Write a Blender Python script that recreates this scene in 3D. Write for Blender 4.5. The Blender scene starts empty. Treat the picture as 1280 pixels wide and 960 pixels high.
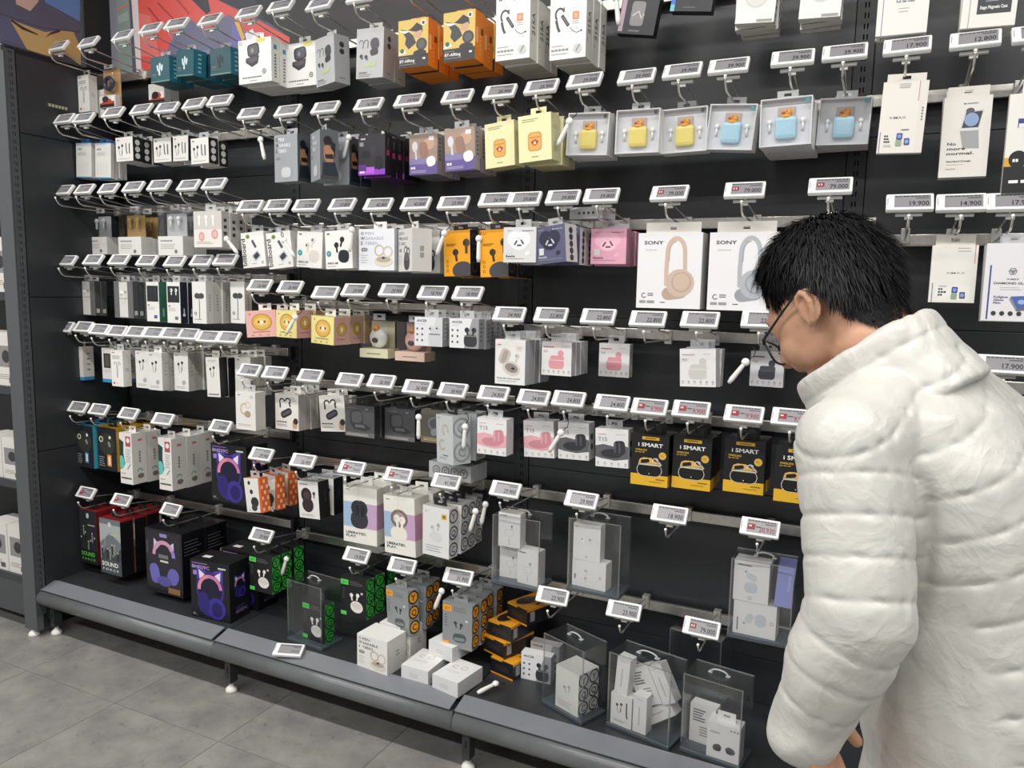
import bpy, bmesh, math, random
import numpy as np
from mathutils import Vector, Matrix
random.seed(7); np.random.seed(7)
SC = bpy.context.scene
COL = SC.collection
# ------------------------------------------------------------------ camera
F_PX, YAW, PITCH, ROLL = 956.46, .449, .1224, .0191
CAM = np.array([.088, -2.1337, 1.3438])
_w = np.array([-math.sin(YAW)*math.cos(PITCH), math.cos(YAW)*math.cos(PITCH), -math.sin(PITCH)])
_r0 = np.array([math.cos(YAW), math.sin(YAW), 0.]); _u0 = np.cross(_r0, _w)
_r = math.cos(ROLL)*_r0+math.sin(ROLL)*_u0; _u = -math.sin(ROLL)*_r0+math.cos(ROLL)*_u0
cam = bpy.data.cameras.new('camera'); cam.sensor_fit = 'HORIZONTAL'; cam.sensor_width = 36.; cam.lens = F_PX/1280*36
cam.clip_start = .05; cam.clip_end = 60
co = bpy.data.objects.new('camera', cam); COL.objects.link(co)
co.matrix_world = Matrix(((_r[0], _u[0], -_w[0], CAM[0]), (_r[1], _u[1], -_w[1], CAM[1]), (_r[2], _u[2], -_w[2], CAM[2]), (0, 0, 0, 1)))
SC.camera = co
def ray(px, py): return _w+(px-640)/F_PX*_r-(py-480)/F_PX*_u
def atY(px, py, Y): D = ray(px, py); return CAM+(Y-CAM[1])/D[1]*D
def atX(px, py, X): D = ray(px, py); return CAM+(X-CAM[0])/D[0]*D
def atZ(px, py, Z): D = ray(px, py); return CAM+(Z-CAM[2])/D[2]*D
def atD(px, py, d): return CAM+d*ray(px, py)          # d = distance along the optical axis
# ------------------------------------------------------------------ world, exposure
SC.view_settings.view_transform = 'Standard'; SC.view_settings.look = 'None'
SC.cycles.transparent_max_bounces = 32
SC.view_settings.exposure = -0.14; SC.view_settings.gamma = 1.0; SC.view_settings.use_curve_mapping = False
wd = bpy.data.worlds.new('world'); SC.world = wd; wd.use_nodes = True
bg = wd.node_tree.nodes['Background']; bg.inputs[0].default_value = (1., .985, .96, 1); bg.inputs[1].default_value = .40
LAMP_W = 34.          # watts of each ceiling lamp (placed with its fixture below)
# ------------------------------------------------------------------ materials
def srgb(h):
    h = h.lstrip('#'); c = [int(h[i:i+2], 16)/255 for i in (0, 2, 4)]
    return tuple(x/12.92 if x <= .04045 else ((x+.055)/1.055)**2.4 for x in c)+(1,)
MATS = {}
def mat(hexc, rough=.5, metal=0., spec=.5, emit=0., noise=0., scale=30., bump=0.):
    k = (hexc, rough, metal, spec, emit, noise, scale, bump)
    if k in MATS: return MATS[k]
    m = bpy.data.materials.new('ink_'+hexc.lstrip('#')); m.use_nodes = True
    nt = m.node_tree; b = nt.nodes['Principled BSDF']
    c = srgb(hexc)
    b.inputs['Base Color'].default_value = c; b.inputs['Roughness'].default_value = rough
    b.inputs['Metallic'].default_value = metal; b.inputs['Specular IOR Level'].default_value = spec
    if emit: b.inputs['Emission Color'].default_value = c; b.inputs['Emission Strength'].default_value = emit
    if noise or bump:
        tc = nt.nodes.new('ShaderNodeTexCoord'); n = nt.nodes.new('ShaderNodeTexNoise')
        n.inputs['Scale'].default_value = scale; n.inputs['Detail'].default_value = 4
        nt.links.new(tc.outputs['Object'], n.inputs['Vector'])
        if noise:
            r = nt.nodes.new('ShaderNodeValToRGB')
            r.color_ramp.elements[0].position = .3; r.color_ramp.elements[1].position = .7
            r.color_ramp.elements[0].color = tuple(x*(1-noise) for x in c[:3])+(1,)
            r.color_ramp.elements[1].color = tuple(min(1, x*(1+noise)) for x in c[:3])+(1,)
            nt.links.new(n.outputs[0], r.inputs[0]); nt.links.new(r.outputs[0], b.inputs['Base Color'])
        if bump:
            bp = nt.nodes.new('ShaderNodeBump'); bp.inputs['Strength'].default_value = bump; bp.inputs['Distance'].default_value = .002
            nt.links.new(n.outputs[0], bp.inputs['Height']); nt.links.new(bp.outputs[0], b.inputs['Normal'])
    MATS[k] = m; return m
def clear_mat(name, tint=(1, 1, 1), fac=.05, rough=.06, edge=.45):
    """clear sheet: see-through with a sheen that grows towards grazing angles"""
    if name in MATS: return MATS[name]
    m = bpy.data.materials.new(name); m.use_nodes = True; nt = m.node_tree; nt.nodes.clear()
    o = nt.nodes.new('ShaderNodeOutputMaterial'); t = nt.nodes.new('ShaderNodeBsdfTransparent'); g = nt.nodes.new('ShaderNodeBsdfGlossy')
    mx = nt.nodes.new('ShaderNodeMixShader'); lw = nt.nodes.new('ShaderNodeLayerWeight'); pw = nt.nodes.new('ShaderNodeMath'); pw.operation = 'POWER'; pw.inputs[1].default_value = 4
    ad = nt.nodes.new('ShaderNodeMath'); ad.operation = 'MULTIPLY_ADD'; ad.inputs[1].default_value = edge; ad.inputs[2].default_value = fac
    t.inputs[0].default_value = tint+(1,); g.inputs[1].default_value = rough; g.inputs[0].default_value = (.95, .95, .95, 1)
    nt.links.new(lw.outputs['Facing'], pw.inputs[0]); nt.links.new(pw.outputs[0], ad.inputs[0]); nt.links.new(ad.outputs[0], mx.inputs[0]); nt.links.new(t.outputs[0], mx.inputs[1])
    nt.links.new(g.outputs[0], mx.inputs[2]); nt.links.new(mx.outputs[0], o.inputs[0])
    MATS[name] = m; return m
CLEAR = clear_mat('clear_plastic', (.99, .992, .995), .05, .12, .4)
ACRYL = clear_mat('clear_acrylic', (.975, .98, .985), .055, .2, .45)
STEEL = mat('#c9c6bf', .28, .9, noise=.12, scale=60)
CHROME = mat('#dcdad5', .25, .75)
TABCLEAR = clear_mat('clear_tab', (.9, .9, .9), .0, .2, .3)
_nt = TABCLEAR.node_tree; _d = _nt.nodes.new('ShaderNodeBsdfDiffuse'); _d.inputs[0].default_value = (.75, .76, .77, 1); _m = _nt.nodes.new('ShaderNodeMixShader'); _m.inputs[0].default_value = .45
_o = [n for n in _nt.nodes if n.type == 'OUTPUT_MATERIAL'][0]; _src = _o.inputs[0].links[0].from_socket; _nt.links.new(_src, _m.inputs[1]); _nt.links.new(_d.outputs[0], _m.inputs[2]); _nt.links.new(_m.outputs[0], _o.inputs[0])
BLACKM = mat('#2d2f32', .36, 0, .5, noise=.16, scale=3)
GREYM = mat('#45474a', .5, noise=.1, scale=20)
WHITEP = mat('#f4f4f1', .4)
# ------------------------------------------------------------------ mesh builder
class MB:
    def __init__(s): s.v = []; s.f = []; s.mi = []; s.mats = []; s.sm = []
    def m(s, mt):
        if mt not in s.mats: s.mats.append(mt)
        return s.mats.index(mt)
    def add(s, vs, fs, mt, smooth=False):
        o = len(s.v); s.v += [tuple(v) for v in vs]; i = s.m(mt)
        for f in fs: s.f.append(tuple(o+k for k in f)); s.mi.append(i); s.sm.append(smooth)
    def box(s, a, b, mt, mats=None):
        x0, y0, z0 = a; x1, y1, z1 = b
        vs = [(x0, y0, z0), (x1, y0, z0), (x1, y1, z0), (x0, y1, z0), (x0, y0, z1), (x1, y0, z1), (x1, y1, z1), (x0, y1, z1)]
        fs = dict(bot=(0, 3, 2, 1), top=(4, 5, 6, 7), front=(0, 1, 5, 4), right=(1, 2, 6, 5), back=(2, 3, 7, 6), left=(3, 0, 4, 7))
        o = len(s.v); s.v += vs
        for k, f in fs.items():
            s.f.append(tuple(o+q for q in f)); s.mi.append(s.m((mats or {}).get(k, mt))); s.sm.append(False)
    def bbox(s, a, b, mt, r=.003, mats=None):
        """box with chamfered vertical and horizontal edges (26-ish faces)"""
        bm = bmesh.new(); bmesh.ops.create_cube(bm, size=1)
        for v in bm.verts: v.co = Vector([a[i]+(v.co[i]+.5)*(b[i]-a[i]) for i in range(3)])
        bmesh.ops.bevel(bm, geom=bm.edges[:], offset=r, segments=2, affect='EDGES', profile=.6)
        bm.verts.index_update()
        s.add([v.co[:] for v in bm.verts], [[v.index for v in f.verts] for f in bm.faces], mt, False); bm.free()
    def tube(s, pts, r, mt, n=6, cap=True):
        pts = [np.array(q, float) for q in pts]; rs = r if isinstance(r, (list, tuple)) else [r]*len(pts)
        vs = []; fs = []; up = None
        for i, q in enumerate(pts):
            t = pts[min(i+1, len(pts)-1)]-pts[max(i-1, 0)]; t = t/(np.linalg.norm(t)+1e-12)
            if up is None: up = np.array([0, 0, 1.]) if abs(t[2]) < .9 else np.array([1., 0, 0])
            a = np.cross(up, t); a /= np.linalg.norm(a)+1e-12; b = np.cross(t, a); up = b
            for k in range(n):
                c = 2*math.pi*k/n; vs.append(q+rs[i]*(math.cos(c)*a+math.sin(c)*b))
        for i in range(len(pts)-1):
            for k in range(n): fs.append((i*n+k, i*n+(k+1) % n, (i+1)*n+(k+1) % n, (i+1)*n+k))
        if cap: fs.append(tuple(range(n-1, -1, -1))); fs.append(tuple((len(pts)-1)*n+k for k in range(n)))
        s.add(vs, fs, mt, True)
    def ball(s, c, r, mt, n=12, m=8):
        rx, ry, rz = r if isinstance(r, (list, tuple)) else (r, r, r); vs = []; fs = []
        for i in range(m+1):
            t = math.pi*i/m
            for k in range(n):
                a = 2*math.pi*k/n; vs.append((c[0]+rx*math.sin(t)*math.cos(a), c[1]+ry*math.sin(t)*math.sin(a), c[2]+rz*math.cos(t)))
        for i in range(m):
            for k in range(n): fs.append((i*n+k, (i+1)*n+k, (i+1)*n+(k+1) % n, i*n+(k+1) % n))
        s.add(vs, fs, mt, True)
    def prism(s, poly, y0, y1, mt):
        """2-D outline in x,z pushed from y0 to y1"""
        n = len(poly); vs = [(x, y0, z) for x, z in poly]+[(x, y1, z) for x, z in poly]
        fs = [tuple(range(n)), tuple(range(2*n-1, n-1, -1))]+[(k, k+n, (k+1) % n+n, (k+1) % n) for k in range(n)]
        s.add(vs, fs, mt)
    def mesh(s, name):
        me = bpy.data.meshes.new(name); me.from_pydata(s.v, [], s.f)
        for q in s.mats: me.materials.append(q)
        me.polygons.foreach_set('material_index', s.mi); me.polygons.foreach_set('use_smooth', s.sm)
        me.update(); return me
def obj(name, me, parent=None, loc=None, rot=None):
    o = bpy.data.objects.new(name, me); COL.objects.link(o)
    if parent is not None: o.parent = parent
    if loc is not None: o.location = Vector([float(q) for q in loc])
    if rot is not None: o.rotation_euler = rot
    return o
def tag(o, label=None, cat=None, group=None, kind=None):
    for k, v in (('label', label), ('category', cat), ('group', group), ('kind', kind)):
        if v: o[k] = v
    return o
# ------------------------------------------------------------------ flat print (ink on cartons)
TXT = {}
def text_geo(s, bold):
    k = (s, bold)
    if k in TXT: return TXT[k]
    cu = bpy.data.curves.new('t', 'FONT'); cu.body = s; cu.size = 1; cu.resolution_u = 2; cu.fill_mode = 'FRONT'
    cu.offset = .018 if bold else .004
    ob = bpy.data.objects.new('t', cu); COL.objects.link(ob)
    dg = bpy.context.evaluated_depsgraph_get(); me = bpy.data.meshes.new_from_object(ob.evaluated_get(dg))
    v = np.array([q.co[:2] for q in me.vertices]) if len(me.vertices) else np.zeros((0, 2)); f = [tuple(p.vertices) for p in me.polygons]
    bpy.data.objects.remove(ob); bpy.data.curves.remove(cu); bpy.data.meshes.remove(me)
    if len(v): v = v-np.array([v[:, 0].min(), 0])
    TXT[k] = (v, f); return TXT[k]
ILLEGIBLE = {'HYPER', 'GAMING', 'COZEY', 'BT-HEADSET', 'YOUW', 'Beatra', 'Buds', 'LG', 'AirPro', 'TYPE C', 'EAR', 'SOUND.', 'Free', 'GODEX', 'Genuine', 'HEADPHONE', 'OPEN EAR', 'SOUNDFREE', 'TYPE-C EARPHONE', '24E', '9.4', 'WIRELESS EARBUDS', 'EARBUDS', 'Britz', 'SM', '21', '5.0', 'Auto', 'Hinge', 'Guard+', 'Ring', 'Palette', 'Case'}
class Art:
    """ink shapes on one face; u,v in 0..1 of that face; put(u,v,k) gives the 3-D point, k = layer"""
    def __init__(s, W, H, put, rough=.45, clip=True): s.clip = clip; s.W = W; s.H = H; s.put = put; s.b = MB(); s.k = 0; s.rough = rough
    def _add(s, pts, fs, col): 
        s.k += 1; cl = (lambda t: min(1., max(0., t))) if s.clip else (lambda t: t)     # ink stops at the carton's edge
        s.b.add([s.put(cl(u), cl(v), s.k) for u, v in pts], fs, mat(col, s.rough))
    def R(s, u0, v0, u1, v1, col): s._add([(u0, v0), (u1, v0), (u1, v1), (u0, v1)], [(0, 1, 2, 3)], col)
    def P(s, pts, col): s._add(pts, [tuple(range(len(pts)))], col)
    def E(s, cu, cv, ru, rv, col, rot=0, n=18):
        c, q = math.cos(rot), math.sin(rot); pts = []
        for k in range(n):
            a = 2*math.pi*k/n; x = ru*s.W*math.cos(a); y = rv*s.H*math.sin(a)
            pts.append((cu+(x*c-y*q)/s.W, cv+(x*q+y*c)/s.H))
        s._add(pts, [tuple(range(n))], col)
    def B(s, cu, cv, w, h, col, rot=0, r=.3):
        """rounded bar, w and h as fractions of W (both), rotated"""
        w *= s.W; h *= s.W; r = min(w, h)*r; pts = []; c, q = math.cos(rot), math.sin(rot)
        for sx, sy, a0 in ((1, 1, 0), (-1, 1, 90), (-1, -1, 180), (1, -1, 270)):
            for j in range(4):
                a = math.radians(a0+30*j); x = sx*(w/2-r)+r*math.cos(a); y = sy*(h/2-r)+r*math.sin(a)
                pts.append((cu+(x*c-y*q)/s.W, cv+(x*q+y*c)/s.H))
        s._add(pts, [tuple(range(16))], col)
    def O(s, cu, cv, ru, th, col, n=20, a0=0, a1=360, rv=None):
        """ring / arc; ru, th as fractions of W"""
        pts = []; rv = ru if rv is None else rv
        for k in range(n+1):
            a = math.radians(a0+(a1-a0)*k/n)
            for q in (-.5, .5): pts.append((cu+(ru+q*th)*math.cos(a), cv+(rv+q*th)*math.sin(a)*s.W/s.H))
        s._add(pts, [(2*k, 2*k+1, 2*k+3, 2*k+2) for k in range(n)], col)
    def L(s, pts, th, col):
        """stroke; th as fraction of W"""
        P = [np.array([u*s.W, v*s.H]) for u, v in pts]; out = []
        for i, q in enumerate(P):
            t = P[min(i+1, len(P)-1)]-P[max(i-1, 0)]; t = t/(np.linalg.norm(t)+1e-9); nn = np.array([-t[1], t[0]])*th*s.W/2
            for w in (q-nn, q+nn): out.append((w[0]/s.W, w[1]/s.H))
        s._add(out, [(2*k, 2*k+1, 2*k+3, 2*k+2) for k in range(len(P)-1)], col)
    def T(s, txt, u, v, h, col, w=None, bold=True, rot=0, al='l'):
        """text with cap height h (fraction of H); w = width limit (fraction of W); anchored at baseline left / centre / right"""
        if txt in ILLEGIBLE:            # too blurred to read in the photograph: printed as short bars
            ww = (w or .62*len(txt)*h*s.H/s.W)*s.W; n = max(2, len(txt)//2); c, q = math.cos(rot), math.sin(rot); o = 0 if al == 'l' else (-ww/2 if al == 'c' else -ww)
            for i in range(n):
                x0 = o+ww*i/n; x1 = x0+ww/n*.78; s._add([(u+(x*c-y*q)/s.W, v+(x*q+y*c)/s.H) for x, y in ((x0, 0), (x1, 0), (x1, h*s.H), (x0, h*s.H))], [(0, 1, 2, 3)], col)
            return
        vv, ff = text_geo(txt, bold)
        if not len(vv): return
        sc = h*s.H/.7; tw = vv[:, 0].max()*sc; sx = sc
        if w: sx = sc*(w*s.W/tw); tw = w*s.W
        off = 0 if al == 'l' else (-tw/2 if al == 'c' else -tw)
        c, q = math.cos(rot), math.sin(rot); pts = []
        for a, b in vv:
            x = a*sx+off; y = b*sc; pts.append((u+(x*c-y*q)/s.W, v+(x*q+y*c)/s.H))
        s._add(pts, ff, col)
    def lines(s, u, v, w, n, col='#8a8a8a', step=.035, h=.012, jit=.3):
        for i in range(n): s.R(u, v-i*step, u+w*(1-jit*random.random()), v-i*step+h, col)
    def mesh(s, name): return s.b.mesh(name) if s.b.f else None
def front_put(w, h, d): return lambda u, v, k: ((u-.5)*w, -d/2-.00015-.00004*k, v*h)
def right_put(w, h, d): return lambda u, v, k: (w/2+.00015+.00004*k, (u-.5)*d, v*h)
def top_put(w, h, d): return lambda u, v, k: ((u-.5)*w, (v-.5)*d, h+.00015+.00004*k)
# ================================================================== the setting
BAYX = [-2.7, -1.8, -.9, 0., .9]
TILE = mat('#85837f', .42, 0, .4)
def floor_mat():
    m = bpy.data.materials.new('floor_tile'); m.use_nodes = True; nt = m.node_tree; b = nt.nodes['Principled BSDF']
    tc = nt.nodes.new('ShaderNodeTexCoord'); oi = nt.nodes.new('ShaderNodeObjectInfo')
    ad = nt.nodes.new('ShaderNodeVectorMath'); ad.operation = 'ADD'; mu = nt.nodes.new('ShaderNodeVectorMath'); mu.operation = 'SCALE'; mu.inputs[3].default_value = 7
    nt.links.new(oi.outputs['Location'], mu.inputs[0]); nt.links.new(tc.outputs['Object'], ad.inputs[0]); nt.links.new(mu.outputs[0], ad.inputs[1])
    def noise(s, d): 
        n = nt.nodes.new('ShaderNodeTexNoise'); n.inputs['Scale'].default_value = s; n.inputs['Detail'].default_value = d; n.inputs['Roughness'].default_value = .65
        nt.links.new(ad.outputs[0], n.inputs['Vector']); return n
    n1 = noise(7, 8); n2 = noise(30, 6)
    r1 = nt.nodes.new('ShaderNodeValToRGB'); e = r1.color_ramp.elements; e[0].position = .34; e[0].color = srgb('#7b7a78'); e[1].position = .68; e[1].color = srgb('#989691')
    r2 = nt.nodes.new('ShaderNodeValToRGB'); e = r2.color_ramp.elements; e[0].position = .30; e[0].color = (.55, .55, .55, 1); e[1].position = .42; e[1].color = (1, 1, 1, 1)
    x = e.new(.68); x.color = (1, 1, 1, 1); x = e.new(.78); x.color = (1.35, 1.35, 1.33, 1)
    mx = nt.nodes.new('ShaderNodeMix'); mx.data_type = 'RGBA'; mx.blend_type = 'MULTIPLY'; mx.inputs[0].default_value = .8
    nt.links.new(n1.outputs[0], r1.inputs[0]); nt.links.new(n2.outputs[0], r2.inputs[0])
    nt.links.new(r1.outputs[0], mx.inputs[6]); nt.links.new(r2.outputs[0], mx.inputs[7]); nt.links.new(mx.outputs[2], b.inputs['Base Color'])
    b.inputs['Roughness'].default_value = .3; b.inputs['Specular IOR Level'].default_value = .5
    bp = nt.nodes.new('ShaderNodeBump'); bp.inputs['Strength'].default_value = .12; bp.inputs['Distance'].default_value = .001
    nt.links.new(n2.outputs[0], bp.inputs['Height']); nt.links.new(bp.outputs[0], b.inputs['Normal']); return m
FLOORM = floor_mat()
b = MB(); b.box((-5, -5.2, -.06), (3.2, .6, -.006), mat('#3c3b39', .8)); fl = tag(obj('floor', b.mesh('floor')), kind='structure', label='grey concrete-look vinyl tile floor')
b = MB(); g = .0009; b.box((-.2265+g, -.225+g, -.006), (.2265-g, .225-g, 0), FLOORM); tm = b.mesh('tile')
for i in range(-5, 12):
    for j in range(-3, 10):
        obj('tile', tm, fl, (-2.501+.453*i+.2265, -.594-.45*j+.225, 0))
# back wall: black panels with seams and slotted uprights
b = MB(); b.box((-2.9, .012, 0), (1.3, .06, 3.2), mat('#151617', .7)); wb = tag(obj('wall_back', b.mesh('wall_back')), kind='structure', label='black metal gondola back wall of smooth panels')
SEAM = [.06, .336, .802, 1.268, 1.734, 2.2, 2.666, 3.1]
for k in range(4):
    for j in range(len(SEAM)-1):
        w = .9-.048; b = MB(); b.bbox((-w/2, 0, 0), (w/2, .011, SEAM[j+1]-SEAM[j]-.0016), BLACKM, .0012)
        obj('panel', b.mesh('panel'), wb, (BAYX[k]+.45, 0, SEAM[j]))
def slotted(name, parent, loc, z0, z1, half=.022, rot=0, face='#2a2c2f'):
    """upright with two columns of punched slots: the faces leave real holes, a dark channel lies behind"""
    b = MB(); xs = [-half, -.0053, -.0022, .0022, .0053, half]; n = int((z1-z0)/.025)
    for i in range(n):
        za = z0+i*.025; zb = za+.006; zc = za+.019; zd = za+.025
        for c in range(5):
            if c in (1, 3): rng = ((za, zb), (zc, zd))
            else: rng = ((za, zd),)
            for p, q in rng: b.add([(xs[c], 0, p), (xs[c+1], 0, p), (xs[c+1], 0, q), (xs[c], 0, q)], [(0, 1, 2, 3)], mat(face, .42))
    b.box((-half, .0005, z0), (-half+.0015, .012, z1), BLACKM); b.box((half-.0015, .0005, z0), (half, .012, z1), BLACKM)
    b.box((-half, .0105, z0), (half, .012, z1), mat('#050505', .9))
    return obj(name, b.mesh(name), parent, loc, (0, 0, rot))
for k in (1, 2, 3): slotted('upright', wb, (BAYX[k], -.002, .06), 0, 3.0)
# left end: side panel standing out from the back wall, end post with slots, posters above
b = MB(); b.box((-2.72, -.425, .03), (-2.706, .012, 2.15), mat('#131415', .7)); ws = tag(obj('wall_left', b.mesh('wall_left')), kind='structure', label='black side panel closing the left end of the shelves')
for z0, z1 in ((.06, .712), (.715, 1.283), (1.286, 1.86), (1.863, 2.13)):
    b = MB(); b.bbox((-.006, -.385, 0), (0, -.003, z1-z0), BLACKM, .001); obj('panel', b.mesh('panel'), ws, (-2.7, 0, z0))
slotted('upright', ws, (-2.6995, -.407, .09), 0, 2.06, .017, math.pi/2, '#4a4c4f')
b = MB(); b.bbox((-2.776, -.428, .03), (-2.703, -.4, 2.13), mat('#55575a', .5), .002)
obj('end_post', b.mesh('end_post'), ws)
b = MB(); b.box((-2.725, -.118, 2.152), (-2.7, .012, 3.1), mat('#17181a', .5)); tag(obj('trim_1', b.mesh('trim_1')), kind='structure', label='black corner strip between the two posters')
def poster(name, label, base, polys, pts, thick, plane):
    """flat printed board: a board mesh and its ink shapes as a part"""
    b = MB(); (b.box(pts[0], pts[1], mat(base, .45)))
    o = tag(obj(name, b.mesh(name)), label, 'poster'); a = MB()
    for k, (col, pl) in enumerate(polys): a.add([plane(x, y, k) for x, y in pl], [tuple(range(len(pl)))], mat(col, .45))
    obj('artwork', a.mesh('artwork'), o); return o
PL = lambda x, y, k: tuple(atY(x, y, -.0105-.0002*k))
# shapes go on past the top of the frame
poster('wall_poster', 'large red and slate comic-style wall poster above the left hooks', '#5b5c6c', [
    ('#8c8d97', [(138, 104), (166, 100), (150, -60), (128, -60)]), ('#8d9a95', [(147, 92), (166, 90), (158, -60), (144, -60)]),
    ('#a9b3ab', [(150, 60), (163, 56), (161, 44), (148, 50)]), ('#a2aca6', [(148, 30), (161, 25), (160, 14), (147, 20)]), ('#c98680', [(146, 14), (161, 6), (161, 3), (146, 10)]),
    ('#e3d6d6', [(171, 96), (179, 95), (170, -60), (160, -60)]),
    ('#dd5650', [(177, 90), (215, 78), (300, 64), (362, 58), (362, 47), (316, 22), (268, -2), (240, -60), (169, -60)]),
    ('#e0766d', [(176, 70), (200, 72), (188, 20), (174, 16)]),
    ('#34353f', [(240, 0), (258, 18), (263, 14), (254, -30), (232, -60)]), ('#2f3038', [(268, -3), (330, 26), (372, 30), (300, -12), (262, -60)]),
    ('#a83a36', [(196, 4), (222, 30), (223, 29), (198, 3)]), ('#a83a36', [(212, -10), (236, 18), (237, 17), (214, -11)]), ('#a83a36', [(184, 10), (212, 44), (213, 43), (186, 9)]),
    ('#6c6d88', [(205, 92), (206, 70), (216, 46), (232, 27), (240, 25), (250, 34), (262, 40), (276, 24), (286, 18), (296, 26), (304, 40), (322, 40), (330, 52), (330, 72), (250, 86)]),
    ('#7d80b4', [(232, 66), (262, 62), (262, 84), (236, 88)]), ('#6f6fae', [(290, 30), (306, 40), (306, 58), (288, 56)]),
    ('#e0b04a', [(293, 27), (299, 28), (306, 47), (303, 52)]), ('#e6e3ea', [(306, 42), (316, 36), (318, 41), (326, 40), (327, 50), (308, 50)]),
    ('#151518', [(362, 60), (420, 62), (500, 55), (690, 26), (690, -60), (290, -60), (330, 24), (362, 46)]),
    ('#221a1c', [(400, 20), (520, 52), (560, 46), (430, 8)]), ('#201719', [(470, 0), (600, 34), (640, 28), (520, -8)]), ('#261b20', [(560, -10), (660, 16), (690, 12), (600, -24)]),
], ((-2.695, -.01, 2.142), (-.93, -.001, 3.05)), .01, PL)
PX = lambda x, y, k: tuple(atX(x, y, -2.6985+.0002*k))
poster('side_poster', 'slate, blue and tan comic-style poster on the left side panel', '#5c5d70', [
    ('#5b5c78', [(-30, 50), (12, 52), (34, 62), (12, 24), (-30, 10)]), ('#57586a', [(-30, 8), (10, 20), (50, 34), (100, 40), (100, 26), (60, 12), (40, -30), (-30, -30)]),
    ('#5f86bb', [(56, -30), (56, 3), (100, 27), (100, -30)]), ('#c7a79a', [(18, -30), (20, 5), (38, 14), (48, 2), (50, -30)]),
    ('#c09f66', [(12, 24), (28, 30), (56, 40), (76, 38), (92, 40), (101, 60), (101, 82), (78, 66), (60, 70), (34, 62)]),
    ('#3b3138', [(14, 24), (30, 34), (48, 43), (47, 44), (28, 37), (13, 26)]), ('#3b3138', [(56, 47), (64, 40), (76, 37), (75, 40), (64, 43)]),
], ((-2.712, -.434, 2.152), (-2.7, -.13, 3.05)), .01, PX)
# small stuck label on the side panel
b = MB(); b.box((-2.6998, -.285, 1.972), (-2.6994, -.205, 1.99), mat('#3a3a34', .5)); o = tag(obj('panel_sticker', b.mesh('panel_sticker')), 'small dark sticker strip with pale characters on left side panel', 'sticker')
b = MB()
for k in range(6): b.box((-2.6994, -.277+.0125*k, 1.9755), (-2.6992, -.268+.0125*k, 1.9855), mat('#b9b29a', .5))
obj('print', b.mesh('print'), o)
# ceiling with linear lamps
b = MB(); b.box((-5, -5.2, 3.2), (3.2, .6, 3.26), mat('#b9b7b2', .8)); tag(obj('ceiling', b.mesh('ceiling')), kind='structure', label='pale store ceiling')
def ceiling_lamp(x, y, lab):
    o = obj('ceiling_lamp', None, None, (x, y, 3.1)); tag(o, lab, 'lamp', 'linear ceiling lamps')
    b = MB(); b.bbox((-.75, -.07, 0), (.75, .07, .1), WHITEP, .004); obj('housing', b.mesh('housing'), o)
    b = MB(); b.box((-.73, -.055, -.012), (.73, .055, -.001), mat('#ffffff', .5, emit=2.0)); obj('diffuser', b.mesh('diffuser'), o)
    l = bpy.data.lights.new('lamp', 'AREA'); l.shape = 'RECTANGLE'; l.size = 1.44; l.size_y = .11; l.energy = LAMP_W; l.color = (1, .985, .955)
    obj('lamp_light', l, o, (0, 0, -.016))
for i, x in enumerate((-3.6, -2.0, -.4, 1.2)):
    for y, w in ((-1.75, 'row nearest the shelves'), (-3.6, 'row behind the viewer')): ceiling_lamp(x, y, 'linear white ceiling lamp, %s from left, %s' % (('first', 'second', 'third', 'fourth')[i], w))
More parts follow.
